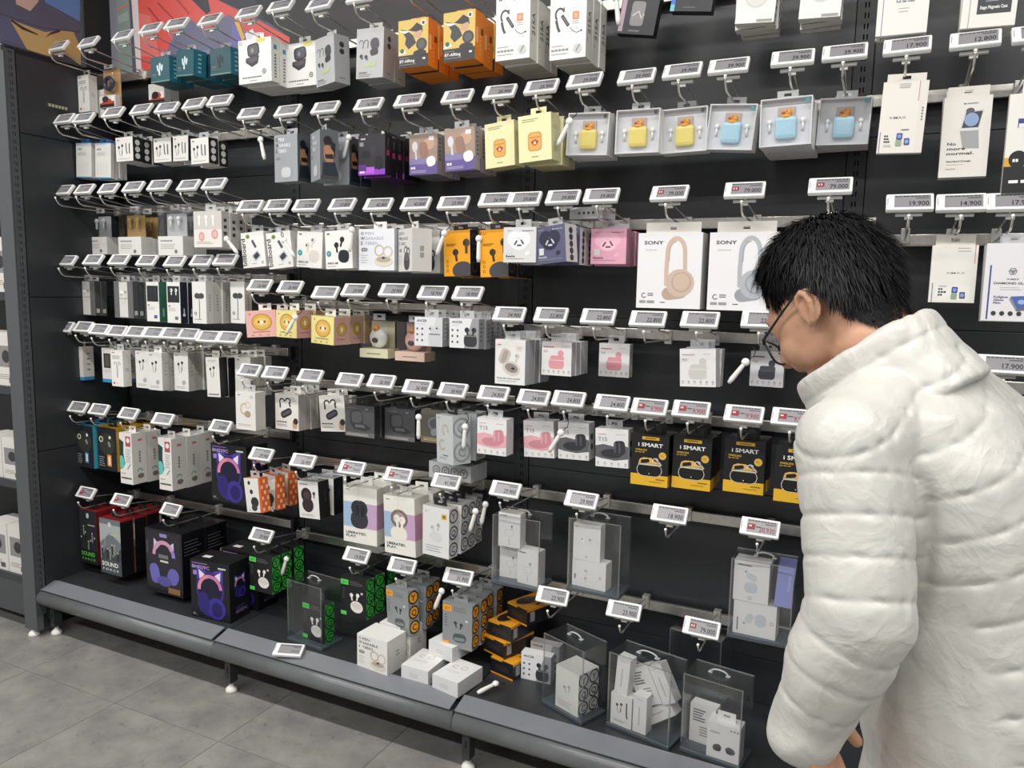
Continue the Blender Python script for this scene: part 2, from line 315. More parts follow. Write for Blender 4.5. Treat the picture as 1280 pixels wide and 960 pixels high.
# ================================================================== base shelves
BAYN = ['left bay', 'second bay', 'third bay', 'right bay']
DECK = .205
for k in range(4):
    x0, x1 = BAYX[k]+.002, BAYX[k+1]-.002
    o = tag(obj('base_shelf', None, None, ((x0+x1)/2, -.2, 0)), 'low dark grey base shelf with rounded bumper, '+BAYN[k], 'shelf', 'base shelves'); L = (x1-x0)/2
    b = MB(); b.bbox((-L, -.155, DECK-.02), (L, .198, DECK), mat('#303234', .42, noise=.12, scale=6), .002); obj('deck', b.mesh('deck'), o)
    b = MB(); y0, z0, y1, z1 = -.155, DECK+.006, -.214, DECK-.012
    b.add([(-L+.03*(k == 0), y0, z0), (L-.012, y0, z0), (L-.012, y1, z1), (-L+.03*(k == 0), y1, z1), (-L, y0+.002, z0-.004), (L-.012, y0+.002, z0-.004), (L-.012, y1+.002, z1-.004), (-L, y1+.002, z1-.004)],
          [(0, 3, 2, 1), (4, 5, 6, 7), (0, 1, 5, 4), (2, 3, 7, 6), (1, 2, 6, 5), (3, 0, 4, 7)], mat('#7a7c81', .26, 0, .5)); obj('price_strip', b.mesh('price_strip'), o)
    prof = [(-.15, DECK-.021), (-.205, DECK-.02)]+[(-.2+.028*math.cos(math.radians(a))*1.0, DECK-.048+.030*math.sin(math.radians(a))) for a in range(100, 261, 16)]+[(-.17, DECK-.078), (-.15, DECK-.07)]
    n = len(prof); b = MB(); b.add([(-L, y, z) for y, z in prof]+[(L-.003, y, z) for y, z in prof], [(i, (i+1) % n, (i+1) % n+n, i+n) for i in range(n)]+[tuple(range(n-1, -1, -1)), tuple(range(n, 2*n))], mat('#67696b', .3, noise=.1, scale=15), True)
    obj('bumper', b.mesh('bumper'), o)
    for xx in ([-L+.02] if k else [-L+.015])+([L-.01] if k == 3 else []):
        b = MB(); b.box((xx-.012, -.182, .035), (xx+.012, -.15, DECK-.07), mat('#3a3c3e', .5), ); b.box((xx-.0022, -.1825, .07), (xx+.0022, -.1821, .092), mat('#0a0a0a', .9)); obj('leg', b.mesh('leg'), o)
        b = MB(); b.tube([(xx, -.166, 0), (xx, -.166, .008), (xx, -.166, .014), (xx, -.166, .022), (xx, -.166, .04)], [.019, .02, .017, .008, .006], mat('#e9e8e2', .5), 12); obj('foot', b.mesh('foot'), o)
    b = MB(); b.box((-L, .02, .03), (L, .03, DECK-.02), mat('#232527', .6)); obj('back_plate', b.mesh('back_plate'), o)
b = MB(); b.tube([(0, 0, 0), (0, 0, .008), (0, 0, .014), (0, 0, .022), (0, 0, .034)], [.019, .02, .017, .008, .006], mat('#e9e8e2', .5), 12)
obj('foot', b.mesh('foot'), ws, (-2.745, -.414, 0))
# ================================================================== rails
RAIL = {'A1': 2.125, 'A2': 1.872, 'A3': 1.625, 'A4': 1.367, 'A5': 1.108, 'A6': .808, 'A7': .475,
        'B1': 2.125, 'B2': 1.812, 'B3': 1.533, 'B4': 1.28, 'B5': 1.006, 'B6': .73, 'B7': .445,
        'C1': 2.125, 'C2': 1.812, 'C3': 1.530, 'C4': 1.228, 'C5': .998, 'C6': .724, 'C7': .44,
        'D1': 2.125, 'D2': 1.812, 'D3': 1.48, 'D4': 1.14}
ORD = ['top', 'second', 'third', 'fourth', 'fifth', 'sixth', 'lowest']
def rown(key):
    r = int(key[1])-1; return 'top row' if r == 0 else ('lowest row' if r == 6 else ORD[r]+' row')
BI = {'A': 0, 'B': 1, 'C': 2, 'D': 3}
for key, z in RAIL.items():
    k = BI[key[0]]; x0, x1 = BAYX[k]+.012, BAYX[k+1]-.012; L = (x1-x0)/2
    o = tag(obj('hook_rail', None, None, ((x0+x1)/2, 0, z)), 'flat steel hook rail, %s of %s' % (rown(key), BAYN[k]), 'rail', 'hook rails')
    b = MB(); b.bbox((-L, -.034, -.0145), (L, -.021, .0145), STEEL, .002); obj('bar', b.mesh('bar'), o)
    for sx in (-1, 1):
        b = MB(); b.box((sx*L-.004, -.024, -.028), (sx*L+.004, .004, .02), mat('#26282a', .45)); obj('end_bracket', b.mesh('end_bracket'), o)
# ================================================================== hooks and price tags
HK = {
'A1': [(73,58),(111,53),(154,45),(189,36),(221,30),(263,25),(311,16)],
'B1': [(351,8),(400,7),(452,1)],
'A2': [(81,149),(105,148),(142,141),(177,137),(209,135),(243,130),(275,126)],
'B2': [(314,142),(360,139),(407,135),(461,131),(512,126),(572,121),(625,115)],
'C2': [(677,109),(731,101),(796,96),(853,89),(911,83),(991,73),(1056,66)],
'D2': [(1134,58),(1219,50)],
'A3': [(80,238),(106,237),(136,236),(167,234),(199,232),(236,232),(268,230)],
'B3': [(313,258),(347,257),(383,257),(428,256),(473,256),(520,255),(567,254),(619,250)],
'C3': [(656,249),(704,247),(752,245),(837,242),(931,238),(1038,233)],
'D3': [(1137,254),(1201,254),(1265,253)],
'A4': [(84,326),(117,325),(149,325),(184,326),(219,327),(252,326),(282,325)],
'B4': [(325,357),(363,359),(407,366),(444,363),(492,363),(541,366),(585,367)],
'C4': [(637,393),(689,394),(748,396),(810,399),(875,400),(952,400)],
'D4': [(1253,454)],
'A5': [(81,409),(105,408),(125,412),(147,414),(170,415),(192,416),(215,417),(236,418),(261,421),(286,422)],
'B5': [(312,463),(344,466),(388,470),(437,475),(477,477),(522,484),(566,488),(617,492)],
'C5': [(667,497),(711,499),(765,504),(812,509),(864,512),(930,518),(990,522)],
'A6': [(98,509),(124,512),(161,517),(204,524),(276,533)],
'B6': [(327,568),(379,576),(440,585),(498,594),(558,602)],
'C6': [(632,612),(727,625),(837,643),(950,660)],
'A7': [(108,616),(152,625),(214,637)],
'B7': [(327,669),(446,694),(503,707),(573,721)],
'C7': [(691,745),(780,763),(877,785)]}
XTRA = {'B1': [-1.14, -.99], 'C1': [-.83, -.68, -.53, -.37, -.215, -.075], 'D1': [.08, .235], 'D2': [.325]}      # hooks whose tag is cut off by the frame
PRICE = {'C2': ['25.900', '29.900']+['39.900']*5, 'D2': ['17.900', '12.800', None], 'B2': ['', '', '', '16.900', '19.900', '19.900', '20.900'],
 'B3': ['29.900', '15.900', '15.900', '19.800', '42.800', '42.800', '23.900', '26.900'], 'C3': ['39.800']*3+['R79.000']*3, 'D3': ['19.900', '14.900', '17.900'],
 'B4': ['26.900', '26.900', '', '29.900', '29.900', '18.900', '18.900'], 'C4': ['34.900']+['22.800']*5, 'D4': ['17.900'],
 'B5': ['26.900', '25.900', '', '', '36.900', '36.900', '38.900', '24.800'], 'C5': ['24.800']*3+['S9.900']*4, 'A6': ['', '', '', '', '29.800'],
 'B6': ['29.900', '26.900', 'S', 'S', '41.900'], 'C6': ['29.900', '29.900', '18.900', 'S20.930'], 'A7': ['S', 'S', ''],
 'B7': ['29.900', '19.900', '21.900', '31.900'], 'C7': ['23.900', '23.900', 'R79.000']}
NUM = ['first', 'second', 'third', 'fourth', 'fifth', 'sixth', 'seventh', 'eighth', 'ninth', 'tenth']
TILT = math.radians(-37)
b = MB(); b.bbox((-.010, -.042, -.019), (.010, -.019, .019), mat('#d3d2cd', .25, .6), .002); m_br = b.mesh('bracket')
b = MB(); b.tube([(0, -.04, -.008), (0, -.26, -.003), (0, -.274, .004), (0, -.283, .018), (0, -.285, .024)], .0026, CHROME, 8); b.ball((0, -.285, .025), .0038, WHITEP, 8, 6); m_pr = b.mesh('prong')
b = MB(); b.tube([(0, -.04, .010), (0, -.225, .034), (0, -.242, .040)], .0021, CHROME, 8); m_ar = b.mesh('label_arm')
b = MB(); b.box((-.026, -.250, .0275), (.026, -.240, .0335), mat('#c9c9c4', .35)); b.box((-.008, -.247, .021), (.008, -.238, .0285), mat('#d5d5d0', .3)); m_ho = b.mesh('label_clip')
b = MB(); b.bbox((-.046, -.006, -.0225), (.046, .006, .0225), mat('#f2f3f1', .35), .0035); m_tf = b.mesh('tag_frame')
b = MB(); b.box((-.0300, -.0064, -.0165), (.0400, -.0058, .0170), mat('#8f8d91', .35)); m_ts = b.mesh('screen')
def tag_put(u, v, k): return (-.0300+u*.070, -.00652-.00003*k, -.0165+v*.0335)
a = Art(.070, .0335, tag_put, .5, False)
for i in range(9): a.R(.03+.105*i, .86, .03+.105*i+.07+.03*random.random(), .94, '#3c3b42')
a.R(.60, .70, .95, .78, '#55545a'); a.R(-.19, .2, -.165, .8, '#a5a5a2'); m_tl = a.mesh('print')
a = Art(.070, .0335, tag_put, .5, False); a.R(.03, .30, .25, .68, '#8d1f2a'); a.R(.07, .42, .11, .58, '#e7d8d8'); a.R(.15, .42, .19, .58, '#e7d8d8'); m_red = a.mesh('red_badge')
a = Art(.070, .0335, tag_put, .5, False); a.R(.03, .22, .28, .66, '#8d1f2a'); a.T('9.4', .07, .44, .12, '#e7d8d8'); a.R(.30, .42, .48, .5, '#33323a'); a.R(.50, .44, .66, .49, '#a06068'); m_sale = a.mesh('sale_badge')
PM = {}
def price_mesh(t, col):
    if (t, col) not in PM:
        a = Art(.070, .0335, tag_put, .5, False)
        if t == '': a.R(.58, .18, .93, .40, '#77757a')
        else: a.T(t, .95, .12, .37, col, w=.088*len(t), al='r')
        PM[(t, col)] = a.mesh('price')
    return PM[(t, col)]
HOOKX = {}; HOOKZ = {}
def price_tag(loc, txt, label, rot):
    o = tag(obj('price_tag', m_tf, None, loc, rot), label, 'price tag', 'electronic price tags')
    obj('screen', m_ts, o); obj('print', m_tl, o)
    if txt[:1] == 'R': obj('red_badge', m_red, o); txt = txt[1:]; col = '#26252b'
    elif txt[:1] == 'S': obj('red_badge', m_sale, o); txt = txt[1:]; col = '#8d2c38'
    else: col = '#26252b'
    obj('price', price_mesh(txt, col), o); return o
def hook(key, i, X, z, txt):
    k = BI[key[0]]; nm = '%s hook, %s, %s' % (NUM[i], rown(key), BAYN[k])
    h = tag(obj('peg_hook', None, None, (X, 0, z)), 'chrome peg hook with label arm, %s' % nm.replace(' hook', ' from left'), 'hook', 'peg hooks')
    obj('bracket', m_br, h); obj('prong', m_pr, h); obj('label_arm', m_ar, h); obj('label_clip', m_ho, h)
    if txt is not None:
        base = 'red-badged white price tag' if txt[:1] in ('R', 'S') else 'white electronic price tag'
        d = txt.lstrip('RS')
        if d: base += ' reading '+d
        price_tag((X, -.25, z+.055), txt, base+', '+nm, (TILT, 0, random.uniform(-.05, .05)))
for key in sorted(set(HK) | set(XTRA)):
    HOOKX[key] = []; HOOKZ[key] = []; pr = PRICE.get(key, [])
    for i, (px, py) in enumerate(HK.get(key, [])):
        P = atY(px, py, -.25); z = P[2]-.055; zr = RAIL[key]; z = max(zr-.012, min(zr+.012, z))
        HOOKX[key].append(P[0]); HOOKZ[key].append(z); hook(key, i, P[0], z, pr[i] if i < len(pr) else '')
    for j, X in enumerate(XTRA.get(key, [])):
        HOOKX[key].append(X); HOOKZ[key].append(RAIL[key]); hook(key, len(HK.get(key, []))+j, X, RAIL[key], '')
# loose tag lying on the price strip of the second bay
P = atZ(361, 813, DECK+.012); price_tag((P[0], P[1], P[2]), '', 'white electronic price tag lying on the base shelf strip', (math.radians(-66), 0, .35))
# ================================================================== cartons: one builder per kind
KIND = {}
def K(kind, w, h, d, name, desc, body='#efeeea', side=None, top=None, tab='white', rough=.4, art=None, sart=None, tart=None, cat='box', th=.022):
    KIND[kind] = dict(w=w, h=h, d=d, name=name, desc=desc, body=body, side=side, top=top, tab=tab, rough=rough, art=art, sart=sart, tart=tart, cat=cat, th=th, parts=None)
TABC = {'pale': '#d9d5cd', 'white': '#e9e8e3', 'black': '#1b1b1c', 'cream': '#e6e0b4', 'blue': '#2e76bf', 'grey': '#9a9b9c', 'orange': '#e8962a'}
def tab_mesh(style, h, th, w, d):
    """hang tab: a card strip with a real hook hole"""
    m = TABCLEAR if style == 'clear' else mat(TABC[style], .45); b = MB(); tw = (w*.86 if style == 'pale' else min(.046, w*.55))/2; z0 = h-.001; hz0 = h+th*.35; hz1 = hz0+.007; hw = .008; y0, y1 = -.0006, .0006
    for a, c in (((-tw, z0), (tw, hz0)), ((-tw, hz1), (tw, h+th)), ((-tw, hz0), (-hw, hz1)), ((hw, hz0), (tw, hz1))): b.box((a[0], y0, a[1]), (c[0], y1, c[1]), m)
    return b.mesh('hang_tab')
def parts_of(kind):
    k = KIND[kind]
    if k['parts'] is None:
        if kind in SPECIAL: k['parts'] = SPECIAL[kind]()
        else:
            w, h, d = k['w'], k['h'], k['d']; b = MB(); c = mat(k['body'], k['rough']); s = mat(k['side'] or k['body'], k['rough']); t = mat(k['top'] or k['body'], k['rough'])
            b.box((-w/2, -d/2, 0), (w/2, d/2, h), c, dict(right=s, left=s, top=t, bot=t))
            ps = [(k['name'], b.mesh(k['name']))]
            if k['tab']: ps.append(('hang_tab', tab_mesh(k['tab'], h, k['th'], w, d)))
            for nm, f, put, W, H in (('front_print', k['art'], front_put, w, h), ('side_print', k['sart'], right_put, d, h), ('top_print', k['tart'], top_put, w, d)):
                if f:
                    a = Art(W, H, put(w, h, d), k['rough']); f(a); ps.append((nm, a.mesh(nm)))
            k['parts'] = ps
    return k['parts']
def inst(kind, loc, rot=(0, 0, 0), label=None, group=None, notab=False):
    k = KIND[kind]; ps = parts_of(kind); o = None
    for i, p in enumerate(ps):
        if notab and p[0] == 'hang_tab': continue
        if i == 0: o = obj(p[0], p[1], None, loc, rot); tag(o, label, k['cat'], group)
        else:
            c = obj(p[0], p[1], o)
            if len(p) > 2: c['label'] = p[2]
    return o
SPECIAL = {}
INK = '#2c2c30'
# little drawing helpers
def bud(a, u, v, s, col, rot=0, tip='#333333'):
    """one earbud: head and stem; s = size as fraction of W"""
    c, q = math.cos(rot), math.sin(rot); f = a.W/a.H
    a.B(u+s*.42*q, v-s*.42*c*f, s*.26, s*.95, col, rot, .45); a.E(u, v, s*.33, s*.33*f, col); a.E(u-s*.16*c, v-s*.16*q*f, s*.12, s*.14*f, tip)
def case(a, u, v, w, h, col, line, dot=None):
    a.B(u, v, w, h, col, 0, .42); a.R(u-w/2*.96, v+h*.12*a.W/a.H, u+w/2*.96, v+(h*.12+.008)*a.W/a.H, line)
    if dot: a.E(u, v-h*.15*a.W/a.H, .015, .015*a.W/a.H, dot)
def opencase(a, u, v, s, col, dark):
    f = a.W/a.H; a.B(u, v+s*.32*f, s*.8, s*.62, col, .12, .3); a.B(u, v+s*.32*f, s*.62, s*.46, dark, .12, .3)
    a.P([(u-s*.5, v-s*.05*f), (u+s*.38, v+s*.05*f), (u+s*.3, v-s*.34*f), (u-s*.1, v-s*.5*f), (u-s*.52, v-s*.25*f)], col)
    a.P([(u-s*.4, v-s*.08*f), (u+s*.28, v-s*.0*f), (u+s*.22, v-s*.2*f), (u-s*.12, v-s*.3*f), (u-s*.42, v-s*.2*f)], dark); a.E(u-.03, v+s*.3*f, s*.1, s*.12*f, '#8d8c8a')
def icons(a, v, n=6, col='#8b8b90', u0=.08, u1=.92, r=.025):
    for i in range(n): a.O(u0+(u1-u0)*i/(n-1), v, r, .012, col, 8); a.R(u0+(u1-u0)*i/(n-1)-r, v-.06, u0+(u1-u0)*i/(n-1)+r, v-.05, '#a5a5a8')
def wired(a, u, v, s, col, cord=None):
    f = a.W/a.H; cord = cord or col
    for q in (-1, 1): a.E(u+q*s*.5, v+q*s*.15*f, s*.3, s*.3*f, col); a.L([(u+q*s*.5, v), (u+q*s*.42, v-s*1.0*f), (u+q*s*.2, v-s*1.9*f)], s*.10, cord)
    a.R(u+s*.3, v-s*1.5*f, u+s*.5, v-s*.8*f, cord)
def qcy_rings(a, ring, col, bg=None, cols=1):
    f = a.W/a.H; n = max(2, round(1/(f/cols)/1.0)); r = .5/cols*.90; n = int(1/(2*r*1.12*f)) or 1
    for c in range(cols):
        for i in range(n):
            u = (c+.5)/cols; v = (i+.5)/n
            if bg: a.E(u, v, r, r*f, bg, n=14)
            a.O(u, v, r, r*.26, ring, 14); a.T('QCY'[(i*2+c+1) % 3], u, v-r*.5*f, r*1.0*f, col, al='c')
# ---- row 1
def A(a): a.O(.35, .62, .12, .03, '#55555a', 12, 0, 180); a.O(.68, .62, .12, .03, '#55555a', 12, 0, 180); a.L([(.24, .62), (.46, .62), (.48, .25)], .03, '#66666a'); a.L([(.8, .62), (.56, .6), (.52, .25)], .03, '#66666a'); a.T('SOUND.', .1, .92, .03, '#777777'); a.lines(.1, .84, .7, 3); a.E(.2, .09, .07, .035, '#c2452f'); a.E(.45, .09, .05, .025, '#d7c9b8')
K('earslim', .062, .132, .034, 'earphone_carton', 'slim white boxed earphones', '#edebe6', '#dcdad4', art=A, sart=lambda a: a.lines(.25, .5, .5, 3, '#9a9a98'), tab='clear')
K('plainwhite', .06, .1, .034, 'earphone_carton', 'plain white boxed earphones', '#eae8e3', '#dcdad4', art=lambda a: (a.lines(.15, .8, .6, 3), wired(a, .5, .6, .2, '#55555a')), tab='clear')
def A(a):
    a.R(0, 0, 1, .35, '#d9d6d0'); a.R(0, .0, 1, .16, '#1f1d20'); a.P([(0, .12), (.4, .3), (1, .2), (1, .12)], '#b5402f'); a.E(.4, .28, .22, .13, '#22303a'); a.R(.75, .2, .95, .55, '#efece6'); a.E(.5, .34, .3, .2, '#c05040'); a.E(.42, .38, .22, .2, '#232228')
K('blister_red', .08, .064, .03, 'earphone_pack', 'red and black clear earphone pack', '#d6d3cc', '#e6e3dc', art=A, tab='clear', rough=.25)
def tealart(dark):
    def A(a):
        c = '#cfe0e2' if not dark else '#15252c'
        for u, v, r in ((.38, .55, .2), (.5, .62, 0), (.6, .55, -.2), (.46, .38, .1)): a.B(u, v, .09, .24, c, r, .5)
        a.R(.08, .3, .3, .33, '#b06a62'); a.lines(.08, .24, .3, 2, '#4f8a93'); a.R(0, 0, 1, .06, '#5e857f')
    return A
K('teal', .09, .084, .05, 'earbud_carton', 'teal earbud box', '#1f5560', '#2a7286', '#33606a', art=tealart(False), sart=lambda a: [a.R(.35, .15+.16*i, .6, .22+.16*i, '#9cc3cb') for i in range(5)], tab='clear')
K('tealdark', .09, .084, .05, 'earbud_carton', 'dark teal earbud box', '#1c4a55', '#2a7286', '#33606a', art=tealart(True), sart=lambda a: [a.R(.35, .15+.16*i, .6, .22+.16*i, '#9cc3cb') for i in range(5)], tab='clear')
def A(a): opencase(a, .46, .6, .46, '#35343b', '#55545c'); a.O(.05, .92, .0, .0, '#999999', 4); a.R(.03, .88, .12, .98, '#c9c8c4'); a.E(.68, .95, .14, .05, '#e6dc6e'); a.O(.78, .24, .05, .02, '#55545a'); a.E(.78, .24, .02, .02, '#55545a'); a.T('WIRELESS EARBUDS', .12, .12, .03, '#77777a', w=.6); a.lines(.35, .05, .3, 1)
K('whitecase', .136, .133, .035, 'earbud_carton', 'white box picturing black open earbud case', '#ecebe7', '#e2e1dc', art=A, sart=lambda a: (a.R(.3, .74, .7, .84, '#3e8fae'), [a.R(.38, .1+.07*i, .62, .14+.07*i, '#6a6a6e') for i in range(8)]))
def A(a):
    for u, v in ((.18, .72), (.36, .72)): a.O(u, v, .07, .025, '#4c4c50', 10, 0, 200); a.L([(u+.07, v), (u+.06, v-.12)], .03, '#4c4c50')
    for u, v in ((.18, .45), (.36, .43)): a.E(u, v, .06, .04, '#3c3c40'); a.E(u+.03, v-.04, .04, .03, '#55555a')
    a.B(.68, .68, .32, .34, '#47474d', .2, .4); a.B(.66, .52, .3, .2, '#3a3a40', .2, .4); a.P([(.3, .3), (.75, .33), (.72, .24), (.33, .22)], '#b7c49a'); a.R(.1, .1, .4, .13, '#77777a'); a.lines(.08, .07, .6, 2)
K('greyhook', .096, .14, .055, 'earbud_carton', 'grey box of ear-hook earbuds', '#b9babb', '#a8a9aa', art=A, sart=lambda a: (a.E(.5, .8, .16, .06, '#3c3c40'), a.E(.5, .66, .16, .06, '#3c3c40'), a.R(.3, .1, .7, .12, '#77777a')))
def A(a):
    a.R(0, .26, 1, 1, '#d8b85f'); a.R(0, 0, 1, .26, '#2d2c2e'); a.P([(.25, .75), (.45, .82), (.62, .92), (.8, .84), (.82, .72), (.7, .70), (.55, .74), (.4, .76)], '#2c2a2c')
    a.P([(.52, .72), (.78, .76), (.8, .66), (.7, .58), (.55, .62)], '#caa083'); a.P([(.08, .82), (.3, .78), (.5, .66), (.6, .5), (.35, .38), (.22, .5), (.26, .62)], '#3b3b40')
    a.P([(.0, .8), (.2, .78), (.45, .76), (.2, .72)], '#e9e6df'); a.E(.78, .46, .18, .13, '#3a3a3f'); a.E(.78, .46, .12, .09, '#55565c'); a.E(.72, .28, .22, .07, '#2b2b2f'); a.E(.84, .9, .08, .06, '#e9e6df'); a.E(.84, .9, .045, .035, '#3b3b3b')
    a.P([(.0, .27), (.08, .4), (.22, .38), (.28, .3)], '#e9e6df'); a.E(.13, .36, .07, .05, '#2f6b50'); a.T('BT-AIRing', .05, .11, .06, '#f1efe9', w=.5); a.lines(.05, .2, .4, 1, '#8d8d8d'); a.lines(.05, .06, .6, 1, '#8d8d8d'); a.T('5.0', .82, .14, .04, '#f1efe9')
K('orange', .098, .127, .052, 'earbud_carton', 'orange earbud box with mustard front', '#ee8a24', '#f08a26', art=A, sart=lambda a: (a.R(.1, .35, .3, .66, '#f7c9a0'), a.R(.62, .55, .85, .68, '#5d3a1a'), [a.R(.5, .12+.09*i, .56, .16+.09*i, '#f7d2a8') for i in range(5)]), tab='orange', th=.012)
def A(a):
    a.O(.27, .68, .12, .05, '#3a3a3f', 14, 20, 230, rv=.15); a.L([(.17, .6), (.22, .48), (.27, .42)], .07, '#45454a'); a.B(.42, .58, .09, .34, '#3c3c41', .6, .3); a.B(.42, .58, .03, .26, '#77777c', .6, .4); a.R(.36, .72, .4, .78, '#55555a')
    a.L([(.56, .47), (.62, .42), (.74, .38), (.85, .40)], .018, '#55555a'); a.E(.87, .405, .03, .012, '#3a3a3f'); a.R(.62, .58, .8, .7, '#ef8a63'); a.R(.67, .61, .75, .67, '#f6b69c'); a.lines(.62, .55, .2, 2, '#b09a92', .03, .008); a.T('COZEY', .08, .93, .022, '#55555a'); a.lines(.5, .94, .35, 2, '#b5aba4', .03, .008)
    a.lines(.06, .2, .4, 1, '#a9a8a6'); a.T('BT-HEADSET', .05, .13, .028, '#8a8a8c', w=.5); a.lines(.05, .08, .55, 1, '#bdbcb9'); a.E(.78, .14, .12, .07, '#c9c9c8'); a.L([(.74, .1), (.84, .2)], .03, '#7a7a7e')
K('headset', .098, .16, .045, 'headset_carton', 'white boxed ear-hook headset', '#eeece8', '#e4e1da', '#c9c6bf', art=A, sart=lambda a: (a.T('215A', .7, .38, .4*a.W/a.H, '#4a4a4e', rot=math.pi/2), a.lines(.2, .3, .2, 2)), th=.014)
def A(a): a.E(.5, .62, .3, .3, '#d9d8d6'); a.O(.5, .62, .3, .015, '#b9b8b5'); a.R(.55, .03, .95, .09, '#9b9a96'); a.R(0, 0, 1, .012, '#3a3a3a')
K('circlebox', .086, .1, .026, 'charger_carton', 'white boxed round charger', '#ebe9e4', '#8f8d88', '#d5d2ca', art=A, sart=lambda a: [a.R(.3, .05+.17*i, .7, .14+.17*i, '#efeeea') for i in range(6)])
def A(a): a.R(.02, .05, .14, .95, '#b79aa8'); a.B(.48, .45, .36, .6, '#8d8a8c', 0, .2); a.L([(.35, .4), (.5, .5), (.6, .35), (.65, .45)], .04, '#c9c7c6'); a.R(.3, .06, .6, .09, '#77777a')
K('blackcase', .098, .11, .03, 'phone_case_carton', 'black box with patterned phone case', '#2b2a2f', '#1c1b1f', art=A, tab='black')
def A(a): a.R(.0, .0, .1, .95, '#3c6fd0'); a.R(.0, .0, .1, .15, '#6fc0c8'); a.E(.5, .4, .25, .2, '#20222a'); a.L([(.4, .3), (.52, .4), (.6, .5)], .03, '#9aa4b8'); a.R(.3, .08, .6, .1, '#66666a'); a.E(.85, .45, .04, .03, '#b7b7ba')
K('blackwatch', .098, .1, .03, 'phone_case_carton', 'black box with blue edge strip', '#26262b', '#19191c', art=A, tab='black')
# ---- row 2
def A(a): a.R(0, .0, 1, .03, '#4a9ccf'); a.R(0, .9, 1, 1, '#dfe6ea'); a.T('AirPro', .12, .8, .05, '#8a8a8a'); a.lines(.12, .72, .7, 3, '#b9b8b4'); [a.R(.15+.2*i, .12, .17+.2*i, .45, '#c9c8c3') for i in range(4)]
K('bluecard', .086, .126, .014, 'earphone_pack', 'white earphone pack with blue tab', '#e4e2dc', '#d8d6d0', art=A, tab='blue', th=.014)
def A(a): wired(a, .28, .62, .2, '#3a3a3e'); a.L([(.6, .75), (.62, .4), (.66, .3)], .05, '#3a3a3e'); a.L([(.8, .72), (.8, .3)], .06, '#4a4a4e'); a.T('EAR', .1, .86, .06, '#55555a'); a.lines(.1, .1, .8, 1)
K('wiredear', .088, .083, .038, 'earphone_carton', 'white and black boxed wired earphones', '#e6e4df', '#252527', art=A, sart=lambda a: [a.E(.5, v, .26, .26*a.W/a.H, '#dcdcd8') for v in (.22, .5, .78)], tab='clear')
def ows(front, tcol, pod):
    def A(a):
        for i, (s, r) in enumerate((('O', 'PEN'), ('W', 'EARABLE'), ('S', 'TEREO'))):
            v = .86-.12*i; a.T(s, .06, v, .075, '#3a3a48'); a.T(r, .18 if i != 1 else .20, v, .07, tcol, w=(.25, .5, .36)[i])
        a.B(.16, .5, .18, .08, '#77777c', 0, .45); a.T('OWS', .10, .485, .03, front, w=.12); a.lines(.06, .36, .22, 4, '#b0b0b0', .06); pod(a)
    return A
def pod_gold(a): a.O(.58, .48, .12, .035, '#c4b7a4', 14); a.O(.82, .45, .12, .035, '#cfc3b2', 14); a.E(.7, .22, .26, .13, '#d9d2c4'); a.E(.7, .26, .2, .07, '#b3a898'); a.E(.7, .3, .05, .03, '#55434a')
def pod_black(a): a.O(.55, .5, .1, .04, '#4a4a4e', 12); a.O(.72, .46, .1, .04, '#3a3a3e', 12); a.B(.62, .24, .4, .5, '#3c3c40', 0, .45); a.B(.62, .34, .36, .2, '#5a5a5e', 0, .4)
def pod_grey(a): a.B(.5, .2, .5, .4, '#a2a4a8', 0, .3); a.B(.5, .2, .4, .3, '#c9cacd', 0, .4)
K('sport', .098, .142, .055, 'earbud_carton', 'grey open-ear earbud box with runner photo', '#9da1a5', '#3b3d42', '#8d9095', art=ows('#9da1a5', '#e6e8ea', pod_grey), tab='clear',
  sart=lambda a: (a.R(0, .08, 1, 1, '#5a5d62'), a.E(.42, .78, .24, .1, '#161416'), a.P([(.6, .8), (.85, .72), (.8, .45), (.6, .4)], '#161416'), a.P([(.2, .66), (.45, .7), (.75, .55), (.7, .35), (.4, .3), (.2, .45)], '#b3805f'), a.P([(.25, .5), (.7, .52), (.72, .42), (.3, .42)], '#1b1c22'), a.P([(.15, .34), (.8, .36), (1, .08), (.1, .08)], '#1c2733')))
def A(a): a.R(0, 0, 1, .14, '#8e3fc0'); a.R(0, .04, .6, .2, '#b65cd6'); a.R(0, .1, .3, .26, '#5b2d86'); a.E(.3, .52, .16, .1, '#15141a'); a.E(.55, .62, .12, .12, '#2e2c35'); a.E(.78, .3, .16, .18, '#121116'); a.R(.05, .72, .2, .82, '#8d8a92'); a.T('HYPER', .06, .05, .05, '#f0e6f6'); a.T('GAMING', .1, .88, .04, '#c9c6d0')
K('purpleblack', .095, .115, .03, 'earbud_carton', 'black earbud box with purple foot', '#26242b', '#17161a', '#4a2352', art=A, sart=lambda a: (a.R(.25, .48, .75, .62, '#9c2f62'), a.R(.4, .7, .6, .9, '#4a4850')), tab='black')
def A(a):
    a.R(0, 0, 1, .32, '#6d5f9a'); a.R(0, .26, .6, .42, '#8d83b0'); a.E(.2, .7, .1, .13, '#d9d6de'); a.B(.24, .5, .07, .3, '#d2cfd8', .1, .5); a.E(.7, .75, .2, .15, '#caa48c'); a.B(.52, .6, .3, .5, '#9c7c6e', .2, .4); a.B(.78, .32, .32, .3, '#f0eff0', .25, .4); a.R(.7, .84, .88, .94, '#eceaea'); a.T('Free', .06, .14, .06, '#e9e6f2'); a.lines(.06, .09, .6, 2, '#c5bfdc')
K('lavender', .096, .115, .03, 'earbud_carton', 'lavender and brown earbud box', '#a99284', '#b3aca8', '#98918c', art=A, sart=lambda a: a.lines(.3, .85, .4, 6, '#7d7874', .1, .05), tab='clear', rough=.25)
